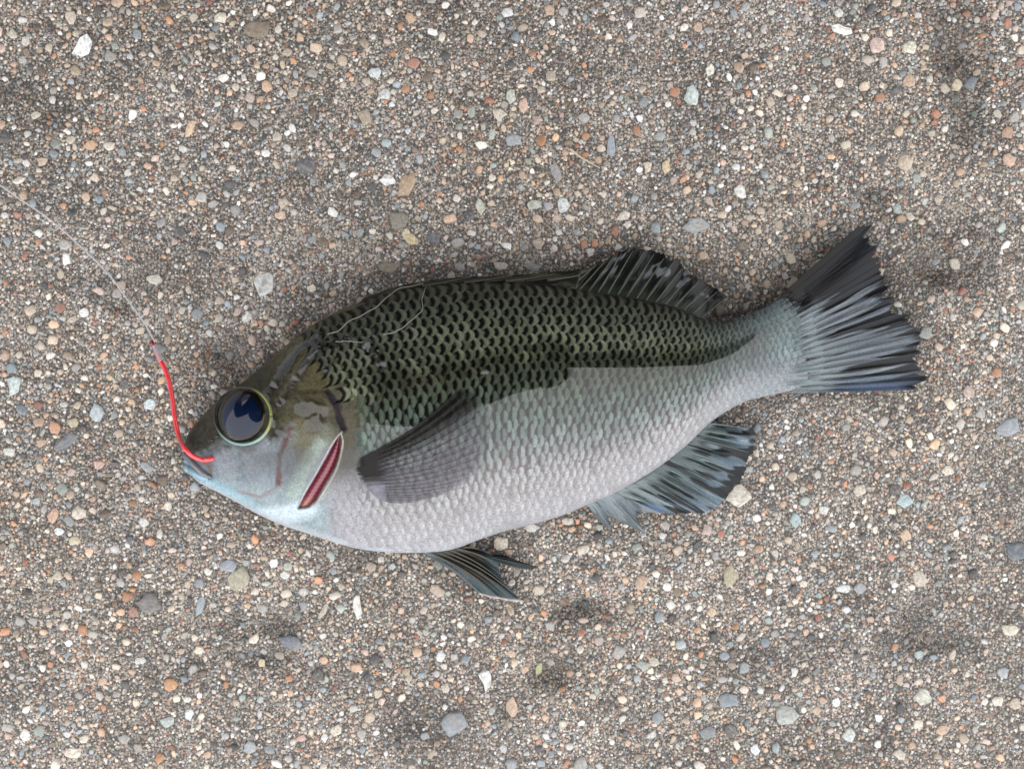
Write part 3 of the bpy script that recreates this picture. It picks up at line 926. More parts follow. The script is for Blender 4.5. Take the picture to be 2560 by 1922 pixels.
# -- gills
gz, gn = surf_px([p_[0] for p_ in SLIT], [p_[1] for p_ in SLIT])
axis = hermite([(843, 1092), (836, 1130), (812, 1180), (780, 1235), (756, 1272)], 60)
axl = hermite([(842, 1090), (820, 1130), (790, 1182), (762, 1230), (742, 1272)], 60)
axr = hermite([(853, 1092), (853, 1130), (840, 1172), (812, 1220), (778, 1272)], 60)
az, an = surf_px(axis[:, 0], axis[:, 1])
NW = 9
gv, gc = [], []
for i in range(60):
    for k in range(NW):
        q = k / (NW - 1)
        x = axl[i, 0] * (1 - q) + axr[i, 0] * q; y = axl[i, 1] * (1 - q) + axr[i, 1] * q
        z = az[i] - .0021 + .0011 * math.sin(math.pi * q) + .00008 * (i % 3 > 0)
        gv.append(P(x, y, z))
        lo = max(0, (i - 46) / 14)
        base = np.array([.20, .022, .045]) * (1.1 if i % 3 else .66) * (1 - lo) + np.array([.36, .14, .09]) * lo
        gc.append(base)
gill_mat = attr_mat("gill_flesh", rough=.3, spec=.5, speck=.2, speck_scale=6000, coat=.8, coat_ior=1.55, coat_rough=.08)
gill = mesh_obj("gill", np.array(gv), gridfaces(60, NW), gill_mat, fish, True, np.array(gc))
gill["label"] = "dark red gill showing in the open slit"
def on_body(pts, lift, n=40):
    q = hermite(pts, n)
    z, nn = surf_px(q[:, 0], q[:, 1])
    return P(q[:, 0], q[:, 1], z) + nn * lift
rim_mat = attr_mat("gill_rim_skin", rough=.35, spec=.5, speck=.2)
for pts, rgb, r in (([(856, 1078), (842, 1092), (818, 1130), (788, 1184), (760, 1232), (741, 1270)], (.36, .34, .37), .00024),
                    ([(852, 1082), (857, 1100), (854, 1130), (841, 1174), (814, 1222), (784, 1268)], (.36, .33, .28), .00024)):
    q = on_body(pts, -.0001)
    tv, tf = tube(q, r * np.concatenate([np.linspace(.5, 1, 8), np.ones(26), np.linspace(1, .4, 6)]), 8)
    mesh_obj("gill_rim", tv, tf, rim_mat, fish, True, np.tile(rgb, (len(tv), 1)) * rng.uniform(.8, 1.15, (len(tv), 1)))

# gill cover plate with its own edge
tl = np.linspace(0, 1, 40)
opf = hermite([(705, 990), (712, 1060), (700, 1130), (690, 1190), (700, 1250)], 40)
opr = hermite([(814, 982), (824, 1010), (824, 1042), (850, 1076), (818, 1122), (778, 1192), (742, 1266)], 40)
cv, cq = [], []
for i in range(40):
    q = np.linspace(0, 1, 30)
    x = opf[i, 0] + (opr[i, 0] - opf[i, 0]) * q; y = opf[i, 1] + (opr[i, 1] - opf[i, 1]) * q
    z, nn = surf_px(x, y)
    lift = .00005 + .00012 * sstep(0, .3, q) - .0004 * sstep(.97, 1.0, q)
    cv.append(P(x, y, z) + nn * lift[:, None])
    vest = np.full(30, .5)
    cq.append(skin_colour(x, y, vest))
mesh_obj("gill_cover", np.array(cv).reshape(-1, 3), gridfaces(40, 30), skin_mat, fish, True, np.array(cq).reshape(-1, 3))

# -- eye
ez, en = surf_px(EYE[0], EYE[1])
ez, en = float(ez[0]), en[0]
en = Vector((en[0] * .45, en[1] * .45, 1)).normalized()
ec = Vector(P(EYE[0], EYE[1], ez)[...]) - en * .0004
R_e = (ER + 2.5) * S * (D - ez) / D
fr_q = en.to_track_quat('Z', 'Y').to_matrix()
def cap_mesh(rad, hgt, nr, na, rgbf, power=2.0, qs=1.0, up=0.0):
    vs, cs, fs = [], [], []
    vs.append(ec + fr_q @ Vector((0, 0, hgt + up))); cs.append(rgbf(0, 0))
    for i in range(1, nr + 1):
        q = i / nr
        for k in range(na):
            th = 2 * math.pi * k / na
            zz = hgt * (1 - (q * qs) ** power) ** (1 / power) + up
            vs.append(ec + fr_q @ Vector((rad * q * math.cos(th), rad * q * math.sin(th), zz)))
            cs.append(rgbf(q, th))
    for k in range(na):
        fs.append((0, 1 + k, 1 + (k + 1) % na))
    for i in range(nr - 1):
        for k in range(na):
            a, b_ = 1 + i * na + k, 1 + i * na + (k + 1) % na
            fs.append((a, a + na, b_ + na, b_))
    return np.array([list(v) for v in vs]), fs, np.array(cs)
def iris_c(q, th):
    n = float(fbm(np.array(q * 8 + 3), np.array(th * 5), 5, 3))
    if q > .93:
        return (.02, .018, .03)
    if q > .66:
        return tuple(np.array([.022, .019, .014]) * (.5 + n))
    return (.006, .010, .022)
ev, ef, ecol = cap_mesh(R_e * 1.0, .0011, 24, 72, iris_c)
eye_mat = attr_mat("eye_iris", rough=.3, spec=.05, speck=.3)
eye = mesh_obj("eye", ev, ef, eye_mat, fish, True, ecol)
pupil_mat = plain_mat("eye_pupil", (.006, .020, .070), rough=.25, spec=.05)
pv, pf, _ = cap_mesh(R_e * .74, .0011, 8, 72, lambda q, t: (0, 0, 0), qs=.74, up=.00022)
pupil = mesh_obj("pupil", pv, pf, pupil_mat, eye)
cvv, cff, _ = cap_mesh(R_e * 1.0, .0019, 24, 72, lambda q, t: (0, 0, 0))
cornea = mesh_obj("cornea", cvv, cff, film_mat("eye_cornea", ior=1.54, rough=.01), eye)
# ring of yellow green skin round the eye
rp_, rc_ = [], []
tha = np.linspace(0, 2 * math.pi, 73)
rx, ry = EYE[0] + (ER + 4) * np.cos(tha), EYE[1] - (ER + 4) * np.sin(tha)
rz, rn = surf_px(rx, ry)
rz = np.convolve(np.concatenate([rz[-5:], rz, rz[:5]]), np.ones(7) / 7, 'same')[5:-5]
rp_ = [list(q_) for q_ in (P(rx, ry, rz) + rn * .00005)]
rv, rf = tube(np.array(rp_), .00025 + .00008 * np.cos(tha + .6), 8)
kk = np.repeat(np.arange(73), 8)
th = 2 * math.pi * kk / 72
loc = (np.array(rp_)[kk] - np.array(ec))
right = sstep(-.2, .8, loc[:, 0] / R_e - .25 * loc[:, 1] / R_e); low = sstep(.3, .95, -loc[:, 1] / R_e)
rc_ = np.tile((.022, .022, .018), (len(kk), 1)) * (1 - right)[:, None] + np.array([.24, .26, .065]) * right[:, None]
rc_ = rc_ * (1 - low)[:, None] + np.array([.25, .38, .34]) * low[:, None]
rc_ = np.concatenate([rc_, rc_[:1], rc_[-1:]])
mesh_obj("eye_ring", rv, rf, attr_mat("eye_ring_skin", rough=.3, spec=.5, speck=.35, coat=.6, coat_ior=1.6), eye, True, rc_)

# -- upper lip, nostril
q = on_body([(459, 1136), (472, 1146), (492, 1166), (512, 1184), (528, 1192)], .0001, 20)
tv, tf = tube(q, .00062 * np.array([.5] + [1] * 15 + [.9, .8, .6, .4]), 10)
lipm = attr_mat("lip_skin", rough=.35, spec=.5, speck=.2, coat=.7, coat_ior=1.6)
mesh_obj("upper_lip", tv, tf, lipm, fish, True, np.tile((.13, .135, .155), (len(tv), 1)))
q = on_body([(463, 1168), (476, 1176), (498, 1188), (520, 1199)], -.0001, 20)
tv, tf = tube(q, .0008 * np.array([.6] + [1] * 14 + [.9, .8, .6, .4, .3]), 10)
mesh_obj("lower_lip", tv, tf, lipm, fish, True, np.tile((.20, .34, .42), (len(tv), 1)))
for (x, y) in ((528, 1102), (541, 1092)):
    q = on_body([(x - 5, y + 3), (x, y), (x + 5, y - 3)], .00005, 6)
    tv, tf = tube(q, .00028, 8)
    mesh_obj("nostril", tv, tf, lipm, fish, True, np.tile((.008, .008, .008), (len(tv), 1)))

# -- fins
def fin_tex(name, **kw):
    return attr_mat(name, rough=.35, spec=.08, speck=.25, speck_scale=4000, **kw)
fin_mat = fin_tex("fin_membrane", coat=.55, coat_ior=1.38, coat_rough=.06, bump=.3, strands=70)
tail_mat = fin_tex("tail_membrane", coat=.5, coat_ior=1.36, coat_rough=.05, bump=.2, strands=70, alpha=True)
pect_mat = fin_tex("fin_clear_membrane", coat=.25, coat_ior=1.4, coat_rough=.1, alpha=True)
ray_mat = fin_tex("fin_ray", coat=.5, coat_ior=1.4, coat_rough=.12)
def polyl(pts, n):
    pts = np.asarray(pts, float)
    L = np.concatenate([[0], np.cumsum(np.linalg.norm(np.diff(pts, axis=0), axis=1))])
    t = np.linspace(0, L[-1], n)
    return np.stack([np.interp(t, L, pts[:, k]) for k in range(2)], -1)

def make_fin(name, base, edge, zfun, nray, colf, rayc, mat, ns=150, nt=40, curve=0.0, ray_r=.00014, corr=.00012, rays=True, fray=0.0, thick=.00014, smooth_edge=True, raylen=.96, ray0=0.0, smooth_s=None):
    B_ = hermite(base, ns) if len(base) > 2 else polyl(base, ns)
    E_ = hermite(edge, ns) if smooth_edge else polyl(edge, ns)
    s = np.linspace(0, 1, ns)[:, None]; t = np.linspace(0, 1, nt)[None, :]
    ext = 1 + fray * (fbm(s[:, 0] * nray * 2.2, s[:, 0] * 0 + 3, 13, 3) - .6)
    tt_ = t * ext[:, None]
    X = B_[:, :1] * (1 - tt_) + E_[:, :1] * tt_; Y = B_[:, 1:] * (1 - tt_) + E_[:, 1:] * tt_
    bow = curve * np.sin(math.pi * t) * np.ones_like(s)
    dx, dy = (E_ - B_)[:, :1], (E_ - B_)[:, 1:]
    X = X - dy * bow; Y = Y + dx * bow
    Z = zfun(s + 0 * t, tt_, X, Y) + corr * np.cos(2 * math.pi * nray * (s + .5 / nray * (fbm(s * nray * .5 + 9, t * 1.5, 47, 2) - .5))) * sstep(0, .3, t) * (.25 + 1.5 * fbm(s * nray * .7, t * 2.2 + 5, 43, 2)) * (1 if smooth_s is None else sstep(smooth_s, smooth_s + .12, s))
    V_ = P(X, Y, Z)
    C_ = colf(s + 0 * t, t + 0 * s, X, Y)
    uv = np.stack([s + 0 * t, t + 0 * s], -1)
    o = mesh_obj(name, V_.reshape(-1, 3), gridfaces(ns, nt), mat, fish, True, C_.reshape(-1, C_.shape[-1]), uv.reshape(-1, 2))
    sm = o.modifiers.new("thickness", 'SOLIDIFY'); sm.thickness = thick; sm.offset = -1
    if rays:
        for k in range(nray + 1):
            i = min(ns - 1, int(round(k / nray * (ns - 1))))
            jx = np.linspace(int((nt - 1) * ray0), int((nt - 1) * raylen), 14).astype(int)
            q = V_[i, jx] + np.array([0, 0, ray_r * .5])
            tv, tf = tube(q, np.linspace(ray_r * 1.25, ray_r * .5, len(q)), 6)
            rr = rayc(k / nray)
            mesh_obj("ray", tv, tf, ray_mat, o, True, np.tile(rr, (len(tv), 1)))
    return o

def cst(c, shp):
    return np.broadcast_to(np.asarray(c, float), shp + (3,)).copy()

# tail
def tail_z(s, t, X, Y):
    base = tail_z0(s, t, X, Y)
    z, n = surf_px(X[::8, ::3].ravel(), Y[::8, ::3].ravel())
    zz = z.reshape(X[::8, ::3].shape)
    si = np.arange(0, X.shape[0], 8); ti = np.arange(0, X.shape[1], 3)
    full = np.array([np.interp(np.arange(X.shape[1]), ti, r_) for r_ in zz])
    full = np.array([np.interp(np.arange(X.shape[0]), si, full[:, c_]) for c_ in range(X.shape[1])]).T
    w = sstep(.36, .20, t)
    return base * (1 - w) + (full + .0003) * w
def tail_z0(s, t, X, Y):
    return .0066 * (1 - t) + .0050 * t + .0004 * np.sin(s * 9 + t * 2) * t + .00025 * np.sin(s * 23 + 1 + 3 * t) * t
def tail_c(s, t, X, Y):  # sky reflection and dark folds of the wet fin painted into its colour
    sw = s + .05 * (fbm(s * 9, t * 2, 84, 2) - .5)
    n = fbm(sw * 46, t * 2.2, 3, 3) - .5
    n2 = fbm(sw * 34, t * 1.3 + 7, 81, 3) - .5
    c = cst((.095, .11, .128), s.shape)
    c = mixc(c, (.15, .175, .20), sstep(.02, .18, n))
    c = mixc(c, (.17, .21, .22), sstep(.55, .15, t + .5 * n))
    slit = sstep(.00, .07, n2 + .16 * sstep(.55, 1.0, t) - .10 * sstep(.55, .3, t))
    c = mixc(c, (.006, .007, .008), slit * sstep(.30, .45, t))
    c = mixc(c, (.005, .005, .006), sstep(.31, .21, s + .10 * n + .03 * t))  # upper lobe painted dark, in place of its dark reflection
    c = mixc(c, (.008, .009, .012), sstep(.80, .92, t + .5 * n2) * .95)
    c = mixc(c, (.05, .075, .125), sstep(.88, .98, s + .1 * n) * sstep(.3, .6, t) * sstep(1, .85, t))
    al = sstep(.10, .30, t + .35 * n)
    return np.concatenate([c, al[..., None]], -1)
make_fin("tail_fin", [(1925, 762), (1945, 815), (1952, 868), (1950, 925), (1935, 984)],
         [(2166, 548), (2180, 590), (2212, 650), (2220, 700), (2230, 748), (2262, 790), (2290, 830), (2300, 875), (2305, 920), (2292, 974)],
         tail_z, 20, tail_c, lambda q: (.008, .009, .010) if q < .27 else (.060, .074, .085), tail_mat, ns=360, nt=70, fray=.20, corr=.00010, ray_r=.00006, ray0=.32, smooth_s=.24)

# soft dorsal
def dor_z(s, t, X, Y):
    return .0095 - .0022 * s - (.0022 + .0006 * s) * t + .00035 * np.sin(s * 30 + 4 * t) * t
def dor_c(s, t, X, Y):
    n = fbm(s * 50, t * 4, 6, 3) - .5
    ph = np.cos(2 * math.pi * 15 * s)
    c = cst((.006, .006, .006), s.shape)
    c = mixc(c, (.060, .072, .054), sstep(.55, .95, ph + n) * sstep(.85, .1, t))
    c = mixc(c, (.10, .108, .12), sstep(.17, .24, fbm(s * 18, t * 3, 87, 3) - .5 + .10 * sstep(.6, 1, t)) * sstep(.3, .6, t))  # pale patches of wet glare, painted on
    return mixc(c, (.028, .034, .026), sstep(.3, .0, t) * .8)
make_fin("dorsal_fin", [(1400, 712), (1440, 726), (1520, 736), (1611, 752), (1701, 774), (1752, 797)],
         [(1470, 670), (1510, 652), (1575, 616), (1611, 617), (1665, 636), (1701, 654), (1725, 678), (1755, 702), (1788, 722), (1818, 742)],
         dor_z, 15, dor_c, lambda q: (.085, .10, .078), fin_mat, ns=220, nt=40, fray=.20, corr=.00006, ray_r=.00013)
# folded spines along the back
def sp_z(s, t, X, Y):
    return np.interp(PXI(X), np.arange(M), ZM) + .0012 - .0002 * t
def PXI(X):
    return np.interp(X, TX[:480], np.arange(480))
def sp_c(s, t, X, Y):
    n = fbm(s * 14, t * 6, 9, 3)
    return mixc(cst((.008, .008, .007), s.shape), (.060, .060, .040), sstep(.5, .7, n) * .7)
sp = make_fin("spiny_dorsal_fin", [(900, 757), (979, 731), (1067, 716), (1178, 709), (1258, 709), (1357, 714), (1440, 726)],
         [(905, 748), (979, 720), (1067, 702), (1178, 692), (1258, 690), (1357, 682), (1455, 674)],
         sp_z, 9, sp_c, lambda q: (0, 0, 0), fin_mat, ns=160, nt=10, rays=False, corr=0)
for k in range(10):
    a = 900 + k * 52
    xs = np.linspace(a, a + 120, 12)
    ytop = np.interp(xs, [900, 979, 1067, 1178, 1258, 1357, 1440, 1500], [755, 727, 711, 702, 700, 697, 694, 672])
    ys = ytop + np.linspace(4, -9, 12)
    zz = np.interp(PXI(xs), np.arange(M), ZM) + .0013
    tv, tf = tube(P(xs, ys, zz), np.linspace(.00034, .00008, 12), 6)
    mesh_obj("spine", tv, tf, ray_mat, sp, True, np.tile((.05, .05, .035) if k % 2 else (.018, .018, .014), (len(tv), 1)))

# anal fin
def an_z(s, t, X, Y):
    return .0092 - .0022 * s - (.0052 - .0012 * s) * t + .00055 * np.sin(s * 2 * math.pi * 9) * sstep(0, .3, t) * sstep(1, .5, t)
def an_c(s, t, X, Y):
    n = fbm(s * 40, t * 4, 16, 3) - .5
    c = mixc(cst((.075, .095, .095), s.shape), (.15, .175, .18), sstep(.45, .1, s))
    ph = np.cos(2 * math.pi * 11 * s + 1.0)
    c = mixc(c, (.008, .013, .012), sstep(.0, .5, ph + n) * sstep(.08, .22, t) * sstep(.70, .45, t + n))
    c = mixc(c, (.080, .115, .150), sstep(.48, .75, t + .5 * n) * .85)
    c = mixc(c, (.20, .26, .29), sstep(.12, .22, fbm(s * 60, t * 2, 33, 2) - .5) * sstep(.15, .4, t) * .6)  # wet glints painted as pale streaks
    c = mixc(c, (.005, .007, .009), sstep(.06, .13, fbm(s * 26, t * 1.8, 31, 2) - .5 + .20 * sstep(.7, .97, t) - .12 * sstep(.6, .3, t)))
    c = mixc(c, (.04, .075, .17), sstep(.08, .02, s + .04 * n) * sstep(.45, .8, t))
    return c
make_fin("anal_fin", [(1535, 1228), (1603, 1196), (1653, 1160), (1704, 1120), (1754, 1072), (1772, 1058)],
         [(1655, 1281), (1704, 1282), (1760, 1281), (1800, 1266), (1822, 1240), (1850, 1206), (1868, 1162), (1884, 1118), (1893, 1085), (1880, 1072)],
         an_z, 11, an_c, lambda q: (.10, .14, .15), fin_mat, ns=220, nt=40, fray=.10, corr=.00012, ray_r=.00015)
# front spines of the anal fin with their web
def aw_z(s, t, X, Y):
    return .0088 - .0055 * t + .0002 * np.cos(s * 12)
def aw_c(s, t, X, Y):
    n = fbm(s * 20, t * 3, 19, 3) - .5
    return mixc(cst((.17, .20, .22), s.shape), (.09, .11, .12), sstep(0, .3, n + .2 * t))
make_fin("anal_spine_web", [(1464, 1256), (1490, 1246), (1520, 1234), (1560, 1218)],
         [(1497, 1298), (1529, 1323), (1517, 1290), (1530, 1290), (1565, 1309), (1613, 1332), (1592, 1300), (1590, 1278), (1660, 1281)],
         aw_z, 3, aw_c, lambda q: (.16, .19, .21), fin_mat, ns=160, nt=24, rays=False, smooth_edge=False, corr=0)

# pelvic pair
def pv_z(s, t, X, Y):
    return .0050 - .0030 * t + .0003 * np.cos(s * 2 * math.pi * 6) * sstep(0, .4, t)
def pv_c(s, t, X, Y):
    n = fbm(s * 60, t * 2, 23, 3) - .5
    c = cst((.012, .012, .011), s.shape)
    c = mixc(c, (.115, .10, .078), sstep(.05, .25, n) * .9)
    c = mixc(c, (.16, .20, .22), sstep(.20, .05, s + .08 * n) * .8)
    c = mixc(c, (.05, .085, .10), sstep(.6, .9, t + .4 * n) * .6)
    return mixc(c, (.5, .42, .40), sstep(.955, .99, t) * sstep(.5, .4, s))
make_fin("pelvic_fin", [(1049, 1378), (1085, 1376), (1120, 1373), (1160, 1367)],
         [(1200, 1486), (1257, 1498), (1310, 1505), (1296, 1493), (1271, 1471), (1254, 1449), (1247, 1418), (1244, 1395), (1222, 1380)],
         pv_z, 6, pv_c, lambda q: (.085, .08, .065), fin_mat, ns=180, nt=40, corr=.0001, smooth_edge=False, curve=-.05)
def pw_z(s, t, X, Y):
    return .0034 - .0018 * t + 0 * s
def pw_c(s, t, X, Y):
    n = fbm(s * 30, t * 2, 29, 3) - .5
    c = mixc(cst((.010, .013, .014), s.shape), (.06, .10, .115), sstep(.55, .9, s + .5 * n) * .9)
    return c
make_fin("pelvic_fin", [(1120, 1378), (1140, 1374), (1160, 1371)],
         [(1243, 1380), (1285, 1397), (1343, 1417), (1330, 1423), (1293, 1419), (1248, 1408)],
         pw_z, 4, pw_c, lambda q: (.03, .04, .045), fin_mat, ns=100, nt=30, corr=.00008, smooth_edge=False)

# pectoral, lying over the flank
pec_b = [(896, 1146), (890, 1172), (912, 1216), (950, 1252)]
pec_e = [(1150, 970), (1185, 985), (1208, 1008), (1221, 1040), (1225, 1080), (1220, 1124), (1208, 1160), (1180, 1194), (1130, 1228), (1060, 1250)]
_pg = {}
def pe_z(s, t, X, Y):
    key = X.shape
    z, n = surf_px(X[::6, ::4].ravel(), Y[::6, ::4].ravel())
    zz = z.reshape(X[::6, ::4].shape)
    si = np.arange(0, X.shape[0], 6); ti = np.arange(0, X.shape[1], 4)
    full = np.array([np.interp(np.arange(X.shape[1]), ti, r_) for r_ in zz])
    full = np.array([np.interp(np.arange(X.shape[0]), si, full[:, c_]) for c_ in range(X.shape[1])]).T
    return full + .0005 + .0007 * sstep(0, .25, t) * sstep(1.05, .6, t)
def pe_c(s, t, X, Y):
    n = fbm(s * 50, t * 3, 37, 3) - .5
    rgb = cst((.15, .14, .165), s.shape)
    rgb = mixc(rgb, (.010, .010, .008), sstep(.34, .10, s + .12 * n))
    root = sstep(.24, .15, t + .12 * n) * sstep(.72, .55, s + .2 * n)
    rgb = mixc(rgb, (.012, .010, .009), root)
    rgb = mixc(rgb, (.19, .185, .22), sstep(.40, .12, t + .2 * n) * sstep(.4, .62, s + .15 * n) * .9)
    a = .10 + .14 * sstep(.25, .45, s)
    a = a + .45 * sstep(.30, .04, s) + .85 * root + .62 * sstep(.27, .06, t + .1 * n)
    a = a * (1 - .75 * sstep(.86, 1.0, t + .2 * n)) + .25 * n
    return np.concatenate([rgb, (np.clip(a, .03, .97) * sstep(-.01, .06, t + .06 * n))[..., None]], -1)
make_fin("pectoral_fin", pec_b, pec_e, pe_z, 18, pe_c, lambda q: (.008, .008, .007) if q < .35 else ((.05, .048, .05) if q < .55 else (.10, .095, .11)), pect_mat,
         ns=210, nt=48, corr=.00004, ray_r=.000065, curve=.05, thick=.00006, raylen=.93, ray0=.18)

# ================================================================ HOOK AND LINE
hook = empty("fishing_hook", P(420, 960, 0.0))
tag(hook, "bright red wire fishing hook through the fish's upper lip", "hook")
hk = np.array([(388, 872), (397, 895), (412, 922), (424, 959), (432, 1003), (438, 1050), (447, 1090), (463, 1122), (484, 1141), (507, 1149), (533, 1145), (546, 1138)], float)
lz, _ = surf_px(hk[:, 0], hk[:, 1])
hz = np.array([.0032, .0035, .0042, .0052, .0064, .0078, .0090, .0098, .0100, .0100, .0088, .0066])
zlip, _ = surf_px(np.array([520.0, 533.0, 546.0]), np.array([1148.0, 1145.0, 1138.0]))
hz[-3:] = np.array([zlip[0] + .0009, zlip[1] - .0001, zlip[2] - .0022])
hz[-4] = zlip[0] + .0014; hz[-5] = zlip[0] + .0016
hp = hermite(np.concatenate([P(hk[:, 0], hk[:, 1], hz) * 1e4], 1), 90) * 1e-4
hp = hp - np.array(hook.location)
red = plain_mat("red_lacquered_wire", (.80, .022, .035), rough=.22, metallic=.1, spec=.6, coat=1.0, coat_ior=1.6, noise=.12, scale=900)
tv, tf = tube(hp, .00046, 12)
mesh_obj("wire", tv, tf, red, hook)
sp_q = np.array([P(380, 852, .0030), P(383, 860, .0031), P(388, 873, .0032)]) - np.array(hook.location)
tv, tf = tube(sp_q, [.0006, .00062, .00046], 10)
dark_red = plain_mat("dark_red_spade", (.20, .008, .016), rough=.25, metallic=.4, coat=1.0, noise=.2, scale=900)
mesh_obj("spade_end", tv, tf, dark_red, hook)

line = empty("fishing_line", P(220, 640, 0.0))
tag(line, "clear thin fishing line with small knots running from the red hook", "fishing line")
lo = np.array(line.location)
clear = plain_mat("clear_nylon", (.46, .47, .50), rough=.18, spec=.6, coat=1.0, coat_ior=1.6)
clear.node_tree.nodes["Principled BSDF"].inputs['Alpha'].default_value = .62
lp = np.array([(-60, 425), (0, 463), (54, 501), (108, 537), (163, 581), (217, 631), (271, 685), (325, 758), (361, 808), (388, 856)], float)
lzz = np.array([.010, .0095, .009, .0085, .0075, .0065, .0052, .0044, .0040, .0037])
lpp = hermite(P(lp[:, 0], lp[:, 1], lzz) * 1e4, 80) * 1e-4 - lo
tv, tf = tube(lpp, .00017, 8)
mesh_obj("strand", tv, tf, clear, line)
def knot(px, py, z, L, ang, rad, n):
    cs = []
    for q in np.linspace(0, 1, n * 12):
        a = q * n * 2 * math.pi
        ax = (q - .5) * L
        cs.append(P(px, py, z) + np.array([math.cos(ang) * ax - math.sin(ang) * rad * math.cos(a), math.sin(ang) * ax + math.cos(ang) * rad * math.cos(a), rad * math.sin(a)]))
    tv, tf = tube(np.array(cs) - lo, .00014, 6)
    mesh_obj("knot", tv, tf, clear, line)
knot(226, 638, .0063, .0013, -.78, .00028, 4)
knot(266, 680, .0054, .0010, -.78, .00024, 3)
knot(396, 884, .0040, .0034, -1.15, .00052, 9)
tv, tf = tube(np.array([P(226, 636, .0064), P(229, 622, .0068), P(231, 604, .0072)]) - lo, [.00015, .00015, .00012], 6)
mesh_obj("tag_end", tv, tf, clear, line)
tv, tf = tube(np.array([P(404, 918, .0040), P(394, 930, .0034), P(383, 945, .0022)]) - lo, [.00015, .00015, .00012], 6)
mesh_obj("tag_end", tv, tf, clear, line)

# fine pale threads stuck to the wet back
thread = plain_mat("pale_thread", (.24, .23, .20), rough=.3, spec=.5)
for pts, lab in (([(822, 840), (850, 830), (856, 824), (876, 808), (917, 788), (948, 768), (990, 733), (1062, 716)], "long pale thread stuck along the fish's dark shoulder"),
                 ([(960, 840), (991, 832), (1031, 803), (1057, 777), (1056, 752), (1066, 724)], "curled pale thread with white tip on the fish's upper flank"),
                 ([(842, 858), (868, 856), (908, 858), (930, 852)], "short pale thread above the fish's gill cover")):
    q = hermite(pts, 50)
    z, nn = surf_px(q[:, 0], q[:, 1])
    w = P(q[:, 0], q[:, 1], z) + nn * (.00052 + .0001 * np.sin(np.arange(50) * .7))[:, None]
    tv, tf = tube(w, np.linspace(.00009, .00005, 50), 6)
    tag(mesh_obj("thread", tv, tf, thread), lab, "thread")
straw = plain_mat("dry_straw", (.50, .42, .32), rough=.6)
q = hermite([(1424, 372), (1450, 392), (1478, 408), (1500, 421)], 16)
gz_ = ground_px(q[:, 0], q[:, 1]) + .0007
tv, tf = tube(P(q[:, 0], q[:, 1], gz_), np.linspace(.00028, .0001, 16), 6)
tag(mesh_obj("straw", tv, tf, straw), "tiny dry straw lying on the concrete above the fish's back fin", "straw")
# ================================================================ PERSON kneeling over the fish (out of view, shaped to mirror dark in the wet film)
person = empty("person", (0, 0.5, 0))
tag(person, "unseen person in dark jacket, dark trousers and added brimmed hat kneeling over the fish", "person")
def skin_obj(name, verts, edges, radii, mat, root, sub=2):
    me = bpy.data.meshes.new(name)
    me.from_pydata([Vector(v) - Vector(person.location) for v in verts], edges, [])
    o = bpy.data.objects.new(name, me)
    col.objects.link(o)
    o.parent = person
    me.materials.append(mat)
    md = o.modifiers.new("skin", 'SKIN')
    md.use_smooth_shade = True
    for i, r in enumerate(radii):
        sv = me.skin_vertices[0].data[i]
        sv.radius = (r, r) if np.isscalar(r) else r
        sv.use_root = (i == root)
    ss = o.modifiers.new("smooth", 'SUBSURF')
    ss.levels = ss.render_levels = sub
    return o
cloth_dark = plain_mat("dark_jacket_cloth", (.018, .019, .022), rough=.9, spec=.15, noise=.3, scale=60)
cloth_tr = plain_mat("dark_trouser_cloth", (.022, .022, .024), rough=.9, spec=.15, noise=.3, scale=60)
skin_p = plain_mat("person_skin", (.32, .19, .13), rough=.5, noise=.08, scale=80)
boot_m = plain_mat("boot_rubber", (.015, .015, .015), rough=.5)
hat_m = plain_mat("hat_cloth", (.022, .023, .026), rough=.9, spec=.15, noise=.3, scale=80)
PXO = PERSON_X
def mv(l):
    return [(a + PXO, b_, c) for a, b_, c in l]
# body: head, neck, hands with fingers joined through the arms; kneeling, leaning over the fish
bv = [(0, .62, .26), (0, .50, .36), (0, .36, .46), (0, .25, .515), (0, .20, .525), (0, .13, .525), (0, .09, .485)]
be = [(0, 1), (1, 2), (2, 3), (3, 4), (4, 5), (5, 6)]
br = [.11, .11, .11, .05, .065, .085, .05]
for sgn in (-1, 1):
    n0 = len(bv)
    bv += [(sgn * .17, .25, .48), (sgn * .40, .17 if sgn > 0 else .09, .42), (sgn * .22, .30, .19), (sgn * .185, .315, .165)]
    be += [(2, n0), (n0, n0 + 1), (n0 + 1, n0 + 2), (n0 + 2, n0 + 3)]
    br += [.05, .038, .026, (.020, .034)]
    w = n0 + 3
    for f, (dx, ln) in enumerate(((-.030, .060), (-.011, .072), (.010, .070), (.030, .056))):
        a = len(bv)
        bx, by = sgn * .175 + dx, .285
        bv += [(bx, by, .155), (bx + dx * .15, by - ln * .5, .135), (bx + dx * .2, by - ln * .75, .10)]
        be += [(w, a), (a, a + 1), (a + 1, a + 2)]
        br += [.0100, .0088, .0075]
    a = len(bv)
    bv += [(sgn * .145, .315, .165), (sgn * .115, .29, .155)]
    be += [(w, a), (a, a + 1)]
    br += [.011, .009]
skin_obj("body", mv(bv), be, br, skin_p, 0)
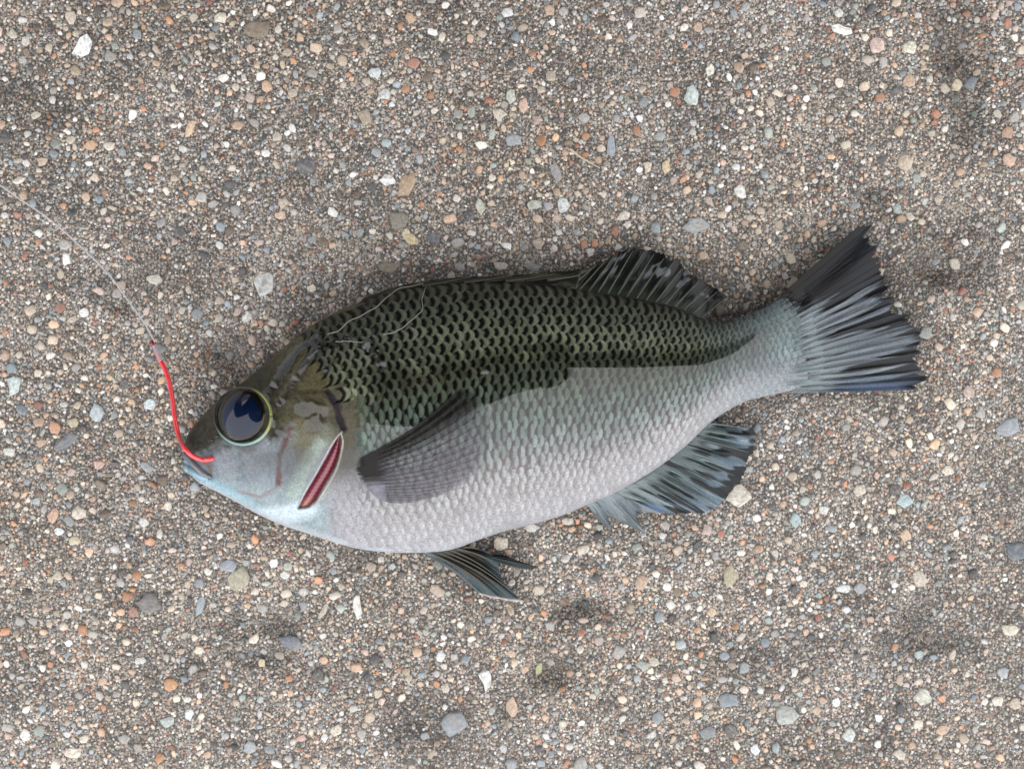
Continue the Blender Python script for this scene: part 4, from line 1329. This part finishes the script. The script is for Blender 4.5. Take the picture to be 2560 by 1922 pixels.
# jacket: torso and sleeves
jv = [(0, .66, .26), (0, .58, .32), (0, .48, .39), (0, .35, .455), (0, .26, .50)]
je = [(0, 1), (1, 2), (2, 3), (3, 4)]
jr = [(.17, .14), (.185, .13), (.205, .125), (.18, .11), .07]
for sgn in (-1, 1):
    n0 = len(jv)
    jv += [(sgn * .20, .24, .49), (sgn * .30, .20 if sgn > 0 else .16, .46), (sgn * .40, .17 if sgn > 0 else .09, .42), (sgn * .29, .25, .26)]
    je += [(3, n0), (n0, n0 + 1), (n0 + 1, n0 + 2), (n0 + 2, n0 + 3)]
    jr += [.10, .092, .078, .045]
skin_obj("jacket", mv(jv), je, jr, cloth_dark, 0)
tv_ = [(0, .68, .25)]
te, tr_ = [], [.15]
for sgn in (-1, 1):
    n0 = len(tv_)
    tv_ += [(sgn * .11, .66, .22), (sgn * .15, .48, .15), (sgn * .17, .34, .075), (sgn * .16, .52, .062), (sgn * .15, .70, .055)]
    te += [(0, n0), (n0, n0 + 1), (n0 + 1, n0 + 2), (n0 + 2, n0 + 3), (n0 + 3, n0 + 4)]
    tr_ += [.12, .09, .07, .058, .05]
skin_obj("trousers", mv(tv_), te, tr_, cloth_tr, 0)
for sgn in (-1, 1):
    skin_obj("boot", mv([(sgn * .15, .72, .06), (sgn * .15, .80, .06), (sgn * .15, .83, .04)]), [(0, 1), (1, 2)], [.052, .05, (.042, .033)], boot_m, 0)
# added hat: crown, and a brim widened for the dark reflection, tilted with the head
hv, hf = [], []
prof_h = [(.0, .145), (.055, .14), (.085, .115), (.098, .06), (.102, .02), (.14, .006), (.225, -.022), (.227, -.026), (.14, .001), (.098, .012)]
na = 40
for (r_, z_) in prof_h:
    for k in range(na):
        th = 2 * math.pi * k / na
        hv.append((r_ * math.cos(th), r_ * math.sin(th), z_ + .006 * math.sin(3 * th) * (r_ > .12)))
hf = [tuple(f) for f in gridfaces(len(prof_h), na, 0, True)]
hat = mesh_obj("hat", np.array(hv), hf, hat_m, person)
hat.location = Vector((PXO, .135, .565)) - person.location
hat.rotation_euler = (math.radians(38), 0, 0)
hair = plain_mat("dark_hair", (.012, .010, .009), rough=.6)
hb, hbf = [], []
for i in range(9):
    ph = math.pi * (.30 + .42 * i / 8)
    for k in range(24):
        th = math.pi * (-.15 + 1.3 * k / 23)
        hb.append((.096 * math.sin(ph) * math.cos(th), .10 * math.sin(ph) * math.sin(th), .105 * math.cos(ph)))
hr = mesh_obj("hair", np.array(hb), gridfaces(9, 24), hair, person)
hr.location = Vector((PXO, .145, .535)) - person.location
# face on the front of the head
eye_w = plain_mat("person_eye", (.02, .015, .012), rough=.2)
for sgn in (-1, 1):
    tv, tf = tube(np.array([(sgn * .032 - .010, .062, .475), (sgn * .032, .058, .475), (sgn * .032 + .010, .062, .475)]) + np.array([PXO, 0, 0]) - np.array(person.location), [.004, .007, .004], 8)
    mesh_obj("eye", tv, tf, eye_w, person)
tv, tf = tube(np.array([(0, .07, .48), (0, .048, .452), (0, .056, .444)]) + np.array([PXO, 0, 0]) - np.array(person.location), [.008, .013, .012], 8)
mesh_obj("nose", tv, tf, skin_p, person)
tv, tf = tube(np.array([(-.022, .088, .432), (0, .082, .428), (.022, .088, .432)]) + np.array([PXO, 0, 0]) - np.array(person.location), [.003, .006, .003], 8)
mesh_obj("mouth", tv, tf, plain_mat("person_lips", (.28, .10, .08), rough=.5), person)
